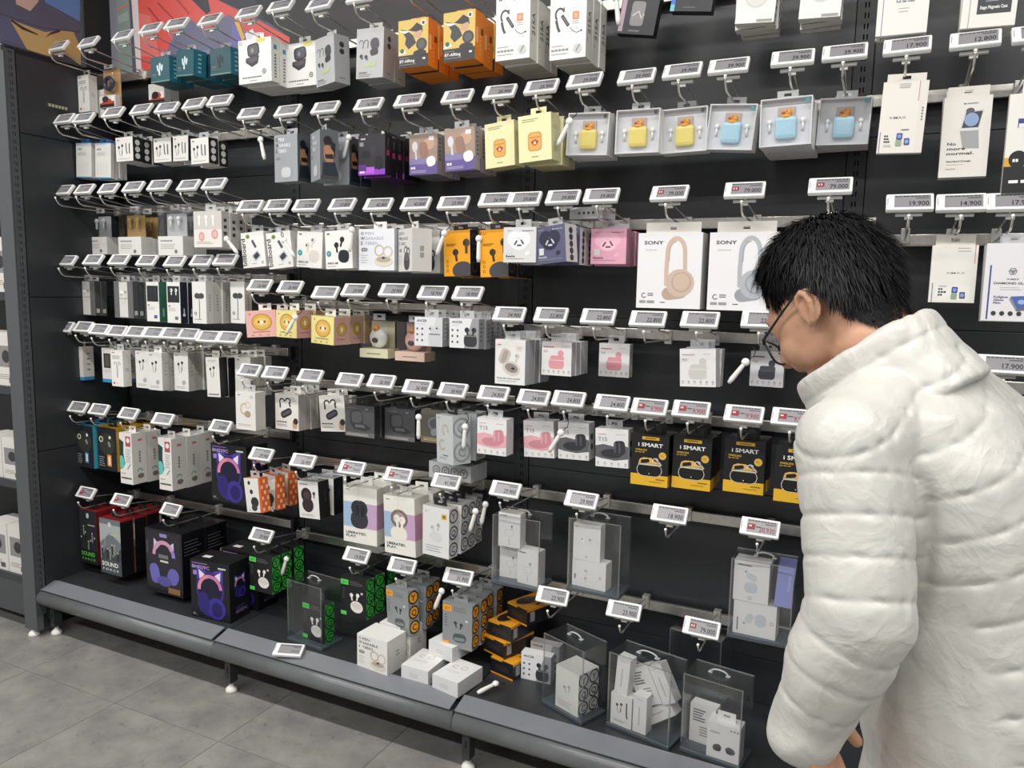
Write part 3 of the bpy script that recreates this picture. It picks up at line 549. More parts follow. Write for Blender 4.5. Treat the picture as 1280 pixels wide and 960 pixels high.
def A(a): a.B(.5, .42, .42, .5, '#c98f56', 0, .25); a.B(.5, .42, .36, .45, '#e0aa55', 0, .25); a.R(.34, .5, .66, .52, '#c07c42'); a.E(.5, .4, .09, .07, '#c45a34'); a.E(.42, .41, .03, .025, '#7d3a22'); a.E(.58, .41, .03, .025, '#7d3a22'); a.E(.5, .39, .04, .03, '#f4e3c0'); a.lines(.12, .9, .5, 2, '#8d8a70', .04, .012); a.R(.4, .09, .6, .105, '#8d8a70')
K('cream', .096, .118, .05, 'earbud_carton', 'cream box picturing amber earbud case', '#e9e3b2', '#cfca9e', '#c5bf92', art=A, sart=lambda a: (a.B(.5, .3, .5, .5, '#b9b48c', 0, .2), a.lines(.2, .75, .5, 3, '#a09b78')), tab='cream')
# ---- row 3
def A(a): a.R(0, .5, 1, 1, '#cfcbc6'); [a.B(u, .72, .06, .24, '#efece8', 0, .5) for u in (.2, .45, .7)]; [a.E(u, .84, .05, .05, '#f6f4f0') for u in (.2, .45, .7)]; a.E(.28, .3, .1, .14, '#e3b7ae'); a.O(.28, .3, .09, .02, '#cc8a80'); a.E(.75, .36, .12, .14, '#e3b7ae'); a.O(.75, .36, .1, .02, '#cc8a80'); a.lines(.1, .14, .6, 2, '#c9a8a2')
K('pinkear', .125, .116, .03, 'earbud_carton', 'pale box with pink-ringed earbuds', '#e6e2dd', '#b9b6b1', art=A, sart=lambda a: [a.R(.3, v, .7, v+.09, '#3a3a3c') for v in (.34, .52, .7)], tab='clear')
def A(a): a.T('billboard', .17, .06, .19*a.W/a.H, '#26262a', rot=math.pi/2, w=.95); a.E(.3, .88, .08, .06, '#6d8a3c'); a.B(.55, .66, .1, .3, '#55565e', .5, .3); a.B(.62, .32, .34, .28, '#c9cacf', .6, .2); a.B(.62, .32, .24, .18, '#3a3b44', .6, .2); a.O(.86, .12, .04, .02, '#77777a', 8); a.lines(.4, .1, .3, 1)
K('billboard', .092, .113, .06, 'dongle_carton', 'white box with bold vertical lettering', '#ebebe8', '#dcdcd8', '#c9c8c4', art=A, tab='clear', sart=lambda a: a.lines(.3, .6, .4, 3, '#b5b5b2'))
def airo(c1, c2, txt):
    def A(a): bud(a, .42, .62, .26, c1, .1); bud(a, .64, .76, .26, c1, -.3); a.B(.68, .32, .4, .38, c2, -.1, .4); a.E(.13, .4, .09, .09*a.W/a.H, '#3f9aa0'); a.lines(.09, .4, .08, 1, '#e9f2f2'); a.T(txt, .06, .12, .055, '#3a3a3e', w=.4); a.lines(.06, .06, .4, 1); a.T('YOUW', .08, .9, .04, '#55555a')
    return A
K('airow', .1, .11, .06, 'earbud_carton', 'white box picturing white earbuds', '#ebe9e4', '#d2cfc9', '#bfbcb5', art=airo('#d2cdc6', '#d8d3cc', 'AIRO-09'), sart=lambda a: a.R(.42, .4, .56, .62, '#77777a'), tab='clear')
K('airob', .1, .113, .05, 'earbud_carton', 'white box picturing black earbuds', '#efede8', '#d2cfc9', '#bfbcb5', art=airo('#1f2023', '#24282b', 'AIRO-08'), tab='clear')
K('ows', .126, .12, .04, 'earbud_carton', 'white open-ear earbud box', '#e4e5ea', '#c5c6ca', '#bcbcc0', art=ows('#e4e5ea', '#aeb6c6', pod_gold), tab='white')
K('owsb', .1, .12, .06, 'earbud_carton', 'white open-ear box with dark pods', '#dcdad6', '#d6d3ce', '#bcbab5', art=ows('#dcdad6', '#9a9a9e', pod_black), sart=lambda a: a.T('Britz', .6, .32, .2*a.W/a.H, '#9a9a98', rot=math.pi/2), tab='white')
def A(a): a.R(0, .94, 1, 1, '#d18f18'); bud(a, .45, .52, .34, '#3b3326', .15, '#241f18'); bud(a, .86, .72, .4, '#4a4238', 0, '#2a241c'); a.E(.72, .12, .4, .2, '#47464a'); a.T('QCY', .08, .9, .035, '#8d5c10'); [a.R(.1, .7-.02*i, .5-.05*i, .71-.02*i, '#8d5c10') for i in range(3)]; [a.O(.14, .32-.1*i, .04, .015, '#8d5c10', 8) for i in range(3)]
K('yellowblack', .086, .128, .05, 'earbud_carton', 'amber and black earbud box', '#eea41f', '#1d1c1e', '#c98a1a', art=A, sart=lambda a: (a.R(.1, .05, .9, .95, '#2b2a2e'), [a.O(.5, v, .28, .08, '#5a5a60', 12) for v in (.2, .5, .8)]), tab='black', th=.018)
def beetle(bg, c1, c2, ink):
    def A(a):
        a.E(.33, .68, .22, .2, c1, .4); a.E(.62, .68, .22, .2, c1, -.4); a.E(.48, .54, .26, .19, c1); a.E(.48, .52, .2, .14, c2); a.P([(.44, .7), (.52, .7), (.49, .62)], bg); a.B(.38, .56, .05, .16, ink, -.6, .5); a.B(.58, .58, .05, .16, ink, .6, .5); a.R(.42, .46, .56, .51, ink)
        a.E(.74, .26, .08, .06, c1, .5); a.R(.1, .24, .26, .42, '#d5d8d6'); a.T('Beetle', .08, .15, .06, ink, w=.28); a.lines(.08, .1, .8, 1, '#9a9a9e'); a.T('Bluetooth 5.3', .58, .88, .035, ink, w=.34); a.lines(.1, .9, .18, 1, '#a5a5a8')
    return A
dots = lambda a: [a.E(.5, .12+.18*i, .17, .17*a.W/a.H, '#3a3a40', n=10) for i in range(5)]
K('beetle_w', .095, .092, .045, 'earbud_carton', 'white square box with two-lobed earbuds', '#d8d8d8', '#cfcfcf', '#bdbdbd', art=beetle('#d8d8d8', '#eeeeee', '#f6f6f6', '#4a4a4e'), sart=dots, tab='clear')
K('beetle_p', .095, .096, .05, 'earbud_carton', 'slate-purple square earbud box', '#5d5c78', '#d2d2d2', '#5a5974', art=beetle('#5d5c78', '#34334a', '#2b2a3c', '#c9c9d6'), sart=dots, tab='clear')
K('beetle_k', .098, .092, .04, 'earbud_carton', 'pink square earbud box', '#e6a8bd', '#dc9fb4', '#d798ad', art=beetle('#e6a8bd', '#efb8ca', '#f5cad8', '#7d4a5c'), sart=None, tab='clear')
def sony(c1, c2):
    def A(a):
        arc = [(.605-.135*math.cos(math.radians(t)), .74+.185*math.sin(math.radians(t))) for t in range(0, 181, 10)]
        a.L([(.47, .30), (.462, .5)]+arc+[(.748, .6), (.752, .51)], .066, c1); a.L([(.497, .62), (.50, .72)]+[(.605-.104*math.cos(math.radians(t)), .74+.145*math.sin(math.radians(t))) for t in range(0, 91, 10)], .016, c2)
        a.B(.60, .21, .40, .20, c2, .15, .5); a.E(.68, .34, .22, .185, c1); a.E(.70, .35, .155, .135, c2); a.E(.70, .355, .13, .115, c1); a.R(.38, .075, .46, .085, '#33333a')
        a.T('SONY', .10, .85, .045, '#26262a', w=.3); a.lines(.12, .77, .22, 1, '#c9c9c9'); a.O(.12, .17, .035, .012, '#55555a', 10, 60, 330); a.lines(.18, .19, .1, 2, '#77777a', .025, .012); a.B(.1, .085, .1, .04, '#9a9a9e', 0, .3); a.B(.23, .085, .12, .04, '#9a9a9e', 0, .3)
    return A
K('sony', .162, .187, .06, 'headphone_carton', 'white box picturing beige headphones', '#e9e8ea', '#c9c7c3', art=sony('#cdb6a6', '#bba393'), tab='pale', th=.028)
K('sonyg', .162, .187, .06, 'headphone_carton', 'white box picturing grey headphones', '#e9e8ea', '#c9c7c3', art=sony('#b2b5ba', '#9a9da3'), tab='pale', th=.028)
# ---- row 4
def A(a): a.R(.28, .02, .72, .98, '#d9d7d4'); wired(a, .5, .68, .22, '#a9a7a5', '#bdbbb8'); a.R(.28, .52, .72, .54, '#a89a5c'); a.E(.42, .7, .1, .05, '#efefef')
K('greypack', .1, .132, .022, 'earphone_pack', 'grey pack of silver wired earphones', '#6b6b6c', '#57575a', art=A, sart=lambda a: a.R(.2, .08, .8, .2, '#d0d0ce'), tab='clear', rough=.25)
def slimear(c):
    def A(a): a.R(.06, .5, .94, .9, '#2b2d30'); bud(a, .35, .8, .3, c); bud(a, .7, .8, .3, c); a.T('Buds', .1, .4, .03, '#66666a'); a.lines(.1, .36, .6, 3, '#b5b5b2', .03, .008); a.R(.58, .08, .82, .16, '#4a55b0' if c == '#33393a' else '#77777a')
    return A
K('greenear', .064, .14, .035, 'earphone_carton', 'white window box with green side', '#e9e8e4', '#3f7a62', art=slimear('#33393a'), sart=lambda a: a.R(.4, .12, .6, .34, '#a9c9bb'), tab='clear')
K('navyear', .064, .14, .03, 'earphone_carton', 'white window box with navy side', '#e9e8e4', '#1d2236', art=slimear('#e6e6e4'), sart=lambda a: (a.E(.5, .2, .2, .04, '#d5d5da'), a.R(.42, .24, .58, .36, '#c5c5cc')), tab='clear')
def A(a): a.E(.36, .66, .2, .07, '#4a4a4e'); a.E(.66, .66, .2, .07, '#4a4a4e'); a.L([(.5, .62), (.52, .4), (.5, .1)], .05, '#5a5a5e'); a.O(.22, .24, .07, .04, '#3a3a3e', 8); a.lines(.14, .09, .6, 1, '#77777a')
K('cordear', .064, .14, .032, 'earphone_carton', 'white box picturing round corded earphones', '#e6e5e1', '#c3c2be', art=A, sart=lambda a: [a.R(.4, .3+.07*i, .6, .34+.07*i, '#8f8f8c') for i in range(6)], tab='clear')
def tin(bg, alt):
    def A(a): a.E(.52, .56, .34, .32, '#b98a35'); a.E(.52, .56, .30, .28, '#dcb156'); a.E(.52, .57, .22, .16, '#e7c577'); a.E(.42, .57, .04, .05, '#9c4a26'); a.E(.62, .57, .04, .05, '#9c4a26'); a.E(.52, .55, .06, .07, '#f6efdd'); a.lines(.2, .18, .6, 1, '#b7745c' if alt else '#8d7a3c', h=.03, jit=.05); [a.E(.2+.25*i, .08, .05, .03, '#c9a04a') for i in range(3)]; a.R(.12, .84, .16, .9, '#b7555c')
    return A
tins = lambda a: (a.E(.5, .55, .32, .32*a.W/a.H, '#a98a3c'), a.E(.5, .55, .26, .26*a.W/a.H, '#c5a050'), a.E(.5, .55, .08, .1, '#ece0c0'), a.lines(.2, .18, .6, 1, '#a8705c', h=.03))
K('tinpink', .11, .086, .06, 'earbud_carton', 'pink box with gold tin emblem', '#e2b0a8', '#dbc987', '#d3a59c', art=tin('#e2b0a8', 1), sart=tins, tab='white')
K('tinyellow', .1, .086, .065, 'earbud_carton', 'pale yellow box with gold tin emblem', '#e9dc94', '#c79b92', '#b5aa74', art=tin('#e9dc94', 0), sart=tins, tab='white')
def ancer(c1, diag, txt):
    def A(a): a.P([(.5, 0), (1, 0), (1, 1), (.78, 1)], diag); a.T('ANCER', .08, .84, .08, '#2d2d31', w=.36); a.lines(.08, .76, .36, 1, '#b5b5b8'); [a.E(.1+.18*(i % 2), .6-.2*(i//2), .035, .035*a.W/a.H, '#55555a', n=10) for i in range(6)]; bud(a, .6, .62, .24, c1, .15, '#111111'); bud(a, .84, .62, .24, c1, -.25, '#111111'); a.B(.72, .26, .44, .36, c1, 0, .35); a.R(.52, .4, .92, .44, '#77777c')
    return A
K('ancerw', .093, .082, .035, 'earbud_carton', 'white-on-white boxed earbuds', '#dfdfe1', '#9fa0a3', art=ancer('#c9cbd0', '#cfd0d3', ''), sart=lambda a: a.lines(.3, .8, .4, 5, '#c9c9cc', .14, .06), tab='clear')
K('ancerb', .093, .082, .032, 'earbud_carton', 'white and grey box of black earbuds', '#e4e4e4', '#8f9093', art=ancer('#3a3b3f', '#9a9b9e', ''), sart=lambda a: a.lines(.3, .8, .4, 5, '#5a5a5e', .14, .06), tab='clear')
def A(a): a.B(.32, .62, .34, .5, '#c3bcb5', -.35, .4); a.B(.32, .62, .16, .4, '#a89f97', -.35, .4); a.E(.55, .36, .3, .16, '#cfc9c2', -.3); a.E(.55, .37, .22, .1, '#8f8881', -.3); a.E(.6, .36, .06, .03, '#3a3a3e'); bud(a, .74, .64, .22, '#cbc6c0', -.2, '#9a9590'); a.T('Beatra', .08, .87, .025, '#b56a6a'); a.R(.7, .74, .92, .86, '#e3ddd6'); a.lines(.72, .84, .18, 3, '#b39a92', .03, .008); a.T('Free the true sound', .08, .12, .035, '#77777a', w=.75); a.lines(.1, .07, .75, 1, '#b5b5b5')
K('casebox', .092, .124, .03, 'earbud_carton', 'white box picturing open grey case', '#e6e4e2', '#b5b6b9', art=A, sart=None, tab='clear')
def t13(c, hd):
    def A(a): a.B(.52, .5, .46, .2, c, 0, .3); a.B(.5, .36, .5, .34, c, 0, .3); a.E(.64, .66, .1, .1, c); a.R(.28, .45, .76, .465, '#6a6a70' if hd == '#3a3a40' else '#eedede'); a.T('T13', .06, .68, .06, '#77777a'); a.R(.06, .83, .42, .86, hd); a.lines(.66, .86, .26, 1, '#b0b0b4'); icons(a, .13)
    return A
K('t13p', .088, .092, .03, 'earbud_carton', 'small white box picturing pink case', '#e2e0e0', '#bfc0c3', art=t13('#dd9aa2', '#c8707a'), tab='clear')
K('t13w', .09, .094, .035, 'earbud_carton', 'small white box picturing white case', '#e2e1e1', '#c9c9c9', art=t13('#c9c6c4', '#a9a6a6'), tab='clear')
K('t13b', .082, .09, .03, 'earbud_carton', 'small white box picturing slate case', '#dddde0', '#b9babd', art=t13('#4a4c55', '#3a3a40'), tab='clear')
# ---- row 5
def A(a): a.R(0, 0, 1, .1, '#3a8fc4'); a.R(.14, .42, .68, .84, '#33312f'); a.R(.24, .46, .58, .8, '#5a5650'); a.T('LG', .14, .9, .03, '#77777a'); a.lines(.14, .36, .6, 3, '#c0bfba')
K('bluewin', .07, .13, .045, 'earphone_carton', 'white window box with blue foot', '#dedcd7', '#d2d0ca', art=A, sart=lambda a: (a.R(0, 0, 1, .1, '#3a86b8'), [a.R(.35, .3+.16*i, .65, .33+.16*i, '#5a5a5a') for i in range(4)]), tab='clear')
def A(a): wired(a, .45, .72, .26, '#222226', '#55555a'); a.B(.66, .22, .24, .2, '#a9a9a8', .6, .1); a.T('TYPE C', .12, .92, .025, '#77777a'); a.lines(.12, .1, .7, 2, '#b0b0ac')
K('wirebox', .07, .135, .03, 'earphone_carton', 'white box picturing black wired earphones', '#e3e1dc', '#bcbab4', art=A, sart=lambda a: a.lines(.3, .7, .4, 4, '#a5a39e', .1, .04), tab='white')
def A(a): wired(a, .45, .72, .26, '#222226', '#55555a'); a.lines(.12, .92, .7, 2, '#b0b0ac'); a.R(.1, .05, .9, .08, '#77777a')
K('wireboxk', .062, .136, .035, 'earphone_carton', 'white wired earphone box with black side', '#e3e1dc', '#1b1b1d', art=A, tab='white')
def A(a): a.O(.45, .55, .2, .07, '#c9b79c', 16, 60, 330); a.O(.62, .66, .12, .05, '#d6cab8', 12); a.E(.6, .42, .16, .09, '#a89a86'); a.T('Beatra', .1, .9, .025, '#77777a'); a.lines(.1, .14, .7, 2, '#b0b0ac'); a.R(.72, .84, .9, .92, '#c9c8c4')
K('goldear', .086, .126, .045, 'earbud_carton', 'white box picturing gold ear-cuff earbuds', '#e4e2dd', '#c3c1bb', art=A, tab='clear')
def A(a): a.O(.3, .78, .1, .05, '#2c2b2f', 12, 0, 220); a.B(.22, .68, .06, .18, '#2c2b2f', 0, .5); a.O(.55, .8, .1, .05, '#2c2b2f', 12, -40, 180); a.B(.63, .72, .06, .18, '#2c2b2f', .3, .5); a.B(.48, .47, .5, .24, '#2b2930', .45, .45); a.B(.48, .47, .4, .12, '#5a5560', .45, .45); a.B(.84, .17, .2, .3, '#c39a80', 0, .4); a.E(.88, .26, .1, .09, '#3a2c28'); a.lines(.62, .9, .3, 3, '#77777a', .04, .01); a.T('OPEN EAR', .07, .2, .035, '#55555a', w=.45); a.lines(.07, .14, .5, 2, '#8d8a86')
K('earcase', .099, .12, .028, 'earbud_carton', 'white box with black ear-hook earbuds', '#e6e2dc', '#b0aca6', art=A, sart=lambda a: a.R(.45, .35, .55, .6, '#8f8b85'), tab='white')
def A(a): a.B(.38, .6, .46, .44, '#3f3f42', .1, .3); a.B(.4, .62, .34, .32, '#565659', .1, .3); a.P([(.2, .42), (.6, .46), (.9, .3), (.7, .2), (.3, .24)], '#3a3a3d'); a.lines(.35, .36, .4, 2, '#8a8a8c', .05, .02); a.R(0, 0, 1, .14, '#6a6a6b'); a.lines(.06, .08, .8, 2, '#b9b9b8', .04, .014); a.T('QCY', .7, .88, .04, '#bdbdbc'); a.lines(.05, .9, .4, 1, '#8a8a8a')
K('darkcase', .113, .1, .03, 'earbud_carton', 'dark grey box with open black case', '#525254', '#2b2b2d', '#3a3a3c', art=A, tab='black', rough=.25)
def A(a): a.B(.5, .6, .5, .4, '#80858f', .3, .4); a.B(.5, .6, .36, .28, '#5f636c', .3, .4); a.B(.6, .36, .5, .2, '#9da1aa', .3, .4); a.R(0, 0, 1, .2, '#7d7058'); a.lines(.1, .12, .7, 2, '#c9c2b2', .05, .015)
K('browncase', .1, .102, .03, 'earbud_carton', 'brown-grey box with blue-grey case', '#6a655c', '#3a3835', art=A, tab='black', rough=.25)
ring_g = lambda a: qcy_rings(a, '#8f9496', '#8f9496')
def A(a): a.O(.55, .7, .16, .06, '#b7a78f', 14); a.E(.62, .62, .07, .05, '#d9cfc0'); a.O(.35, .38, .16, .06, '#b7a78f', 14, 50, 330); a.T('QCY', .1, .92, .03, '#8d9092'); a.lines(.15, .12, .6, 2, '#9aa0a2'); a.R(.36, .16, .7, .18, '#6a6e70')
K('qcyear', .086, .14, .06, 'earbud_carton', 'silver ear-cuff box with ringed letters', '#c3c7c8', '#b9bdbe', '#aeb2b3', art=A, sart=ring_g, tab='black')
def t15(c1, c2):
    def A(a): a.P([(0, .55), (.25, .6), (.55, .55), (.8, .62), (1, .55), (1, .24), (.6, .18), (.2, .22), (0, .26)], c1); a.B(.74, .52, .34, .42, c2, .1, .3); a.E(.5, .36, .34, .12, c2); a.B(.6, .52, .04, .3, c1, 0, .4); a.B(.74, .52, .04, .3, c1, 0, .4); a.T('T15', .08, .68, .1, '#8f9096', w=.28); a.lines(.08, .85, .28, 1, '#c46a72'); a.lines(.64, .86, .28, 1, '#b0b0b4'); icons(a, .1, 5)
    return A
K('t15p', .092, .103, .045, 'earbud_carton', 'white box with pink sweep', '#e4e3e3', '#cfcdcd', art=t15('#e2aab2', '#c98a94'), sart=lambda a: a.lines(.3, .7, .4, 3, '#b9b6b6'), tab='clear')
K('t15b', .09, .102, .045, 'earbud_carton', 'white box with charcoal sweep', '#e2e2e2', '#cfcfcf', art=t15('#5f6062', '#35363a'), sart=lambda a: (a.E(.5, .62, .2, .09, '#4a4a4c'), a.E(.5, .35, .2, .09, '#4a4a4c')), tab='clear')
def A(a):
    a.R(0, 0, 1, .22, '#e3b22e'); a.R(.28, .90, .74, .96, '#d7a52c'); a.lines(.36, .92, .3, 1, '#6d5214', h=.02, jit=.05); a.T('i SMART', .18, .765, .072, '#f4f4f2', w=.66); a.T('WIRELESS', .1, .68, .033, '#d8ad3c', w=.32); a.T('EARBUDS', .1, .64, .02, '#a98a34', w=.28); a.E(.84, .61, .10, .10*a.W/a.H, '#d9b04a'); a.T('T1', .79, .59, .04, '#3a2f12')
    a.P([(.2, .44), (.24, .52), (.34, .55), (.55, .55), (.62, .5), (.8, .44)], '#e0b062'); a.B(.38, .48, .24, .1, '#201c16', .2, .4); a.O(.66, .49, .08, .025, '#cfcfcf', 10, 30, 200); a.L([(.64, .55), (.78, .46), (.82, .42)], .035, '#bdbdbd'); a.B(.5, .31, .68, .34, '#e8e2d0', 0, .48); a.B(.5, .312, .655, .325, '#151517', 0, .48); a.R(.2, .40, .8, .43, '#c9c2ae'); a.E(.5, .24, .012, .01, '#e6e6e6'); a.R(.68, .13, .92, .15, '#8d6d1c'); a.lines(.5, .08, .4, 1, '#a88426')
K('ismart', .098, .134, .045, 'earbud_carton', 'black earbud box with yellow foot', '#19191b', '#131314', art=A, sart=lambda a: a.R(0, 0, 1, .22, '#cf9f28'), tab='black')
# ---- row 6
def gamebox(lbl, glow):
    def A(a): a.R(0, 0, 1, 1, '#23262b'); a.E(.5, .62, .4, .26, '#3a3a36'); a.O(.2, .72, .09, .04, '#e6e2b0' if lbl != '#4a9fd0' else '#cfd8dc', 10); a.B(.62, .62, .12, .2, '#8d8a7c', .4, .4); a.E(.66, .78, .06, .04, glow); a.B(.6, .24, .22, .42, lbl, 0, .1); a.B(.6, .24, .1, .3, '#f3ead2', 0, .1); a.lines(.06, .3, .3, 5, '#b0b0a8', .05, .012)
    return A
K('bluebox', .1, .166, .05, 'earphone_carton', 'black gaming earphone box with blue side', '#24272c', '#3f9fc0', '#3b94b4', art=gamebox('#3f7fb5', '#e6e6e6'), tab='black')
K('yellowbox', .108, .166, .055, 'earphone_carton', 'black gaming earphone box with yellow side', '#2b2822', '#cf9f22', '#c9981f', art=gamebox('#e08a2a', '#e6e6c0'), tab='black')
def A(a): a.P([(0, .28), (0, .88), (.34, .82), (.3, .6), (.42, .4), (.24, .3)], '#1e3e3e'); a.E(.12, .42, .24, .13, '#5fc2b4'); a.R(.5, .74, .9, .94, '#a8505a'); a.E(.7, .86, .14, .05, '#efe0da'); a.lines(.5, .68, .4, 8, '#8d8d8d', .035, .01); a.L([(.6, .3), (.85, .4)], .05, '#4a8f84'); a.lines(.1, .2, .4, 1, '#c46a6a'); a.R(.08, .1, .9, .13, '#5a5a5a')
K('tealphone', .066, .19, .062, 'headphone_carton', 'tall white box with teal headphones', '#e3e1dd', '#d2cfc9', art=A, sart=lambda a: (a.T('HEADPHONE', .58, .42, .13*a.W/a.H, '#8a8a88', rot=math.pi/2), a.O(.5, .24, .16, .06, '#4f9a94', 12, 0, 180), a.E(.55, .15, .22, .05, '#7a6f6c'), a.R(.4, .84, .7, .88, '#c46a72')), tab='white')
def cat(a, cu, cv, s):
    f = a.W/a.H; a.E(cu, cv-.30*s*f*1.4, .42*s, .34*s*f, '#352a7a'); a.P([(cu-.42*s, cv+.1*s*f), (cu-.44*s, cv+.62*s*f), (cu-.1*s, cv+.5*s*f)], '#4f3f9a'); a.P([(cu+.42*s, cv+.1*s*f), (cu+.44*s, cv+.62*s*f), (cu+.1*s, cv+.5*s*f)], '#4f3f9a'); a.E(cu, cv, .46*s, .5*s*f, '#3a2f86'); a.E(cu, cv, .4*s, .44*s*f, '#1a1733')
    a.P([(cu-.34*s, cv+.26*s*f), (cu-.36*s, cv+.52*s*f), (cu-.16*s, cv+.40*s*f)], '#e9dcf0'); a.P([(cu+.34*s, cv+.26*s*f), (cu+.36*s, cv+.52*s*f), (cu+.16*s, cv+.40*s*f)], '#e9dcf0')
    a.O(cu, cv, .36*s, .1*s, '#c77aa8', 18, 5, 185); a.O(cu, cv, .36*s, .1*s, '#e08a9c', 8, 100, 185); a.E(cu+.2*s, cv-.5*s*f, .3*s, .3*s*f, '#3b2f92'); a.E(cu-.22*s, cv-.38*s*f, .2*s, .3*s*f, '#2d2570'); a.E(cu+.22*s, cv-.52*s*f, .18*s, .2*s*f, '#241d5e')
def A(a): cat(a, .5, .52, .78); a.T('BH029C', .05, .86, .055, '#b79ad8', w=.45); a.lines(.05, .94, .4, 1, '#8a78b0', h=.015); a.B(.12, .78, .1, .1, '#9a7cc8', 0, .2); a.R(.72, .9, .92, .925, '#cfd2c0'); a.R(.04, .05, .12, .08, '#77777a'); a.lines(.04, .04, .2, 1, '#55555a')
def S(a): cat(a, .5, .6, .6); a.T('BH029C', .3, .12, .05, '#8d7ab8', w=.55); a.lines(.3, .22, .5, 2, '#55506a')
K('catphone', .165, .205, .1, 'headphone_carton', 'black box with purple cat-ear headphones', '#19181d', '#151419', '#1b1a1e', art=A, sart=S, tart=lambda a: a.R(.14, .3, .34, .5, '#dcdcd8'), tab='black')
def A(a): a.R(.06, .06, .94, .96, '#2b292f'); a.B(.5, .92, .2, .07, '#8f86c8', 0, .2); a.P([(.22, .62), (.24, .86), (.4, .76)], '#cfc6e6'); a.P([(.78, .6), (.78, .84), (.62, .76)], '#cfc6e6'); a.O(.5, .60, .27, .08, '#cf9ab4', 18, 0, 180); a.O(.5, .6, .27, .09, '#8f86cf', 6, 0, 30); a.B(.24, .3, .26, .4, '#6f68ba', .2, .45); a.B(.74, .3, .3, .34, '#6b64b4', -.5, .45); a.E(.5, .2, .2, .08, '#5a539c'); a.R(.36, .56, .62, .62, '#77757c'); a.R(.4, .5, .62, .53, '#d5d5d0'); a.R(0, .0, 1, .44, '#2b292f') if 0 else None; a.R(.6, .03, .92, .12, '#8d6a42'); a.R(.03, .6, .08, .8, '#4a4850')
def S(a): a.lines(.1, .85, .8, 5, '#5a5a5c', .05, .012); a.R(.62, .42, .86, .52, '#cfcfcb'); a.T('21', .66, .54, .05, '#c9c9c6')
K('catphone2', .185, .236, .1, 'headphone_carton', 'black window box with lilac headphones', '#222126', '#141317', '#1c1b1f', art=A, sart=S, tab='black', rough=.25)
def A(a): a.E(.3, .86, .08, .06, '#2a2a2c'); a.E(.4, .6, .1, .07, '#2a2a2c'); a.E(.55, .3, .24, .15, '#2c2c2f'); a.E(.5, .14, .18, .1, '#3b3b3e'); a.P([(.84, 0), (1, 0), (1, 1), (.9, 1)], '#d9662a'); a.lines(.1, .06, .2, 1)
def S(a):
    a.R(0, 0, 1, 1, '#dd6526')
    for i in range(3):
        for j in range(6): (i+j) % 2 or a.R(.06+.31*i, .04+.16*j, .06+.31*i+.24, .04+.16*j+.1, '#f2c9ae')
K('orangebud', .082, .115, .032, 'earbud_carton', 'white and orange checked earbud box', '#e6e4e0', '#dd6526', '#cf6a3a', art=A, sart=S, tab='clear')
def A(a): a.E(.4, .62, .26, .2, '#2c2124', .2); a.E(.45, .36, .28, .2, '#33272b', .2); a.E(.42, .62, .16, .11, '#4a3a3e', .2); bud(a, .78, .68, .2, '#3a3a3e', 0); a.lines(.12, .1, .7, 2, '#a5a5a3'); a.T('SOUNDFREE', .1, .9, .025, '#77777a', w=.4)
K('blackside', .09, .124, .05, 'earbud_carton', 'white-front earbud box with black side', '#e2e1de', '#141315', '#8d8d8f', art=A, sart=lambda a: a.R(.5, .45, .7, .75, '#2b2a2d'), tab='clear')
def lib(c, tw):
    def A(a):
        a.R(0, .28, 1, .72, '#c3a3c2'); a.R(0, .28, .4, .72, '#9fb9d6'); a.R(.4, .28, .6, .72, '#b3b0cc')
        if tw: a.E(.5, .62, .28, .16, '#7a6a66'); a.E(.5, .62, .2, .11, '#a8988f'); bud(a, .42, .62, .3, '#e9e4dc', .1, '#cfc8be'); bud(a, .6, .6, .3, '#efeae2', -.1, '#d5cec4'); a.B(.48, .36, .54, .34, '#ece5da', 0, .45)
        else: a.B(.48, .62, .5, .4, '#2f3038', 0, .48); a.B(.48, .42, .52, .44, '#35363f', 0, .42); a.B(.42, .58, .1, .26, '#23242a', 0, .4); a.B(.58, .58, .1, .26, '#23242a', 0, .4)
        a.T('LIBERATED.', .08, .155, .042, '#2b2b2e', w=.62); a.T('PLAY.', .08, .095, .042, '#2b2b2e', w=.32); a.R(.08, .93, .2, .94, '#55555a'); a.R(.46, .74, .47, .98, '#d8d5cc')
    return A
K('liberated_k', .13, .185, .07, 'earbud_carton', 'white box with pastel band, black earbuds', '#e9e6de', '#dad6cc', '#e0dcd2', art=lib(0, 0), sart=lambda a: a.R(0, .28, 1, .72, '#b08ba6'), tab='white', th=.025)
K('liberated_w', .122, .182, .07, 'earbud_carton', 'white box with pastel band, cream earbuds', '#e9e6de', '#dad6cc', '#e0dcd2', art=lib(0, 1), sart=lambda a: a.R(0, .28, 1, .72, '#cf93ac'), tab='white', th=.025)
def A(a): bud(a, .38, .58, .2, '#c5c5c5', .3, '#8a8a8a'); bud(a, .6, .64, .2, '#b5b5b5', -.1, '#8a8a8a'); a.E(.5, .4, .24, .1, '#d3d3d3'); a.R(.72, .78, .9, .88, '#d2a83a'); a.R(.76, .81, .86, .85, '#6a5420'); a.lines(.12, .2, .7, 3, '#9d9d9d', .05, .012); a.T('QCY', .08, .88, .03, '#c0c0c0')
K('qcywhite', .096, .148, .042, 'earbud_carton', 'white earbud box with black ringed letters', '#dededd', '#c3c3c1', '#b0b0af', art=A, sart=lambda a: qcy_rings(a, '#4a4a4c', '#4a4a4c'), tab='black')
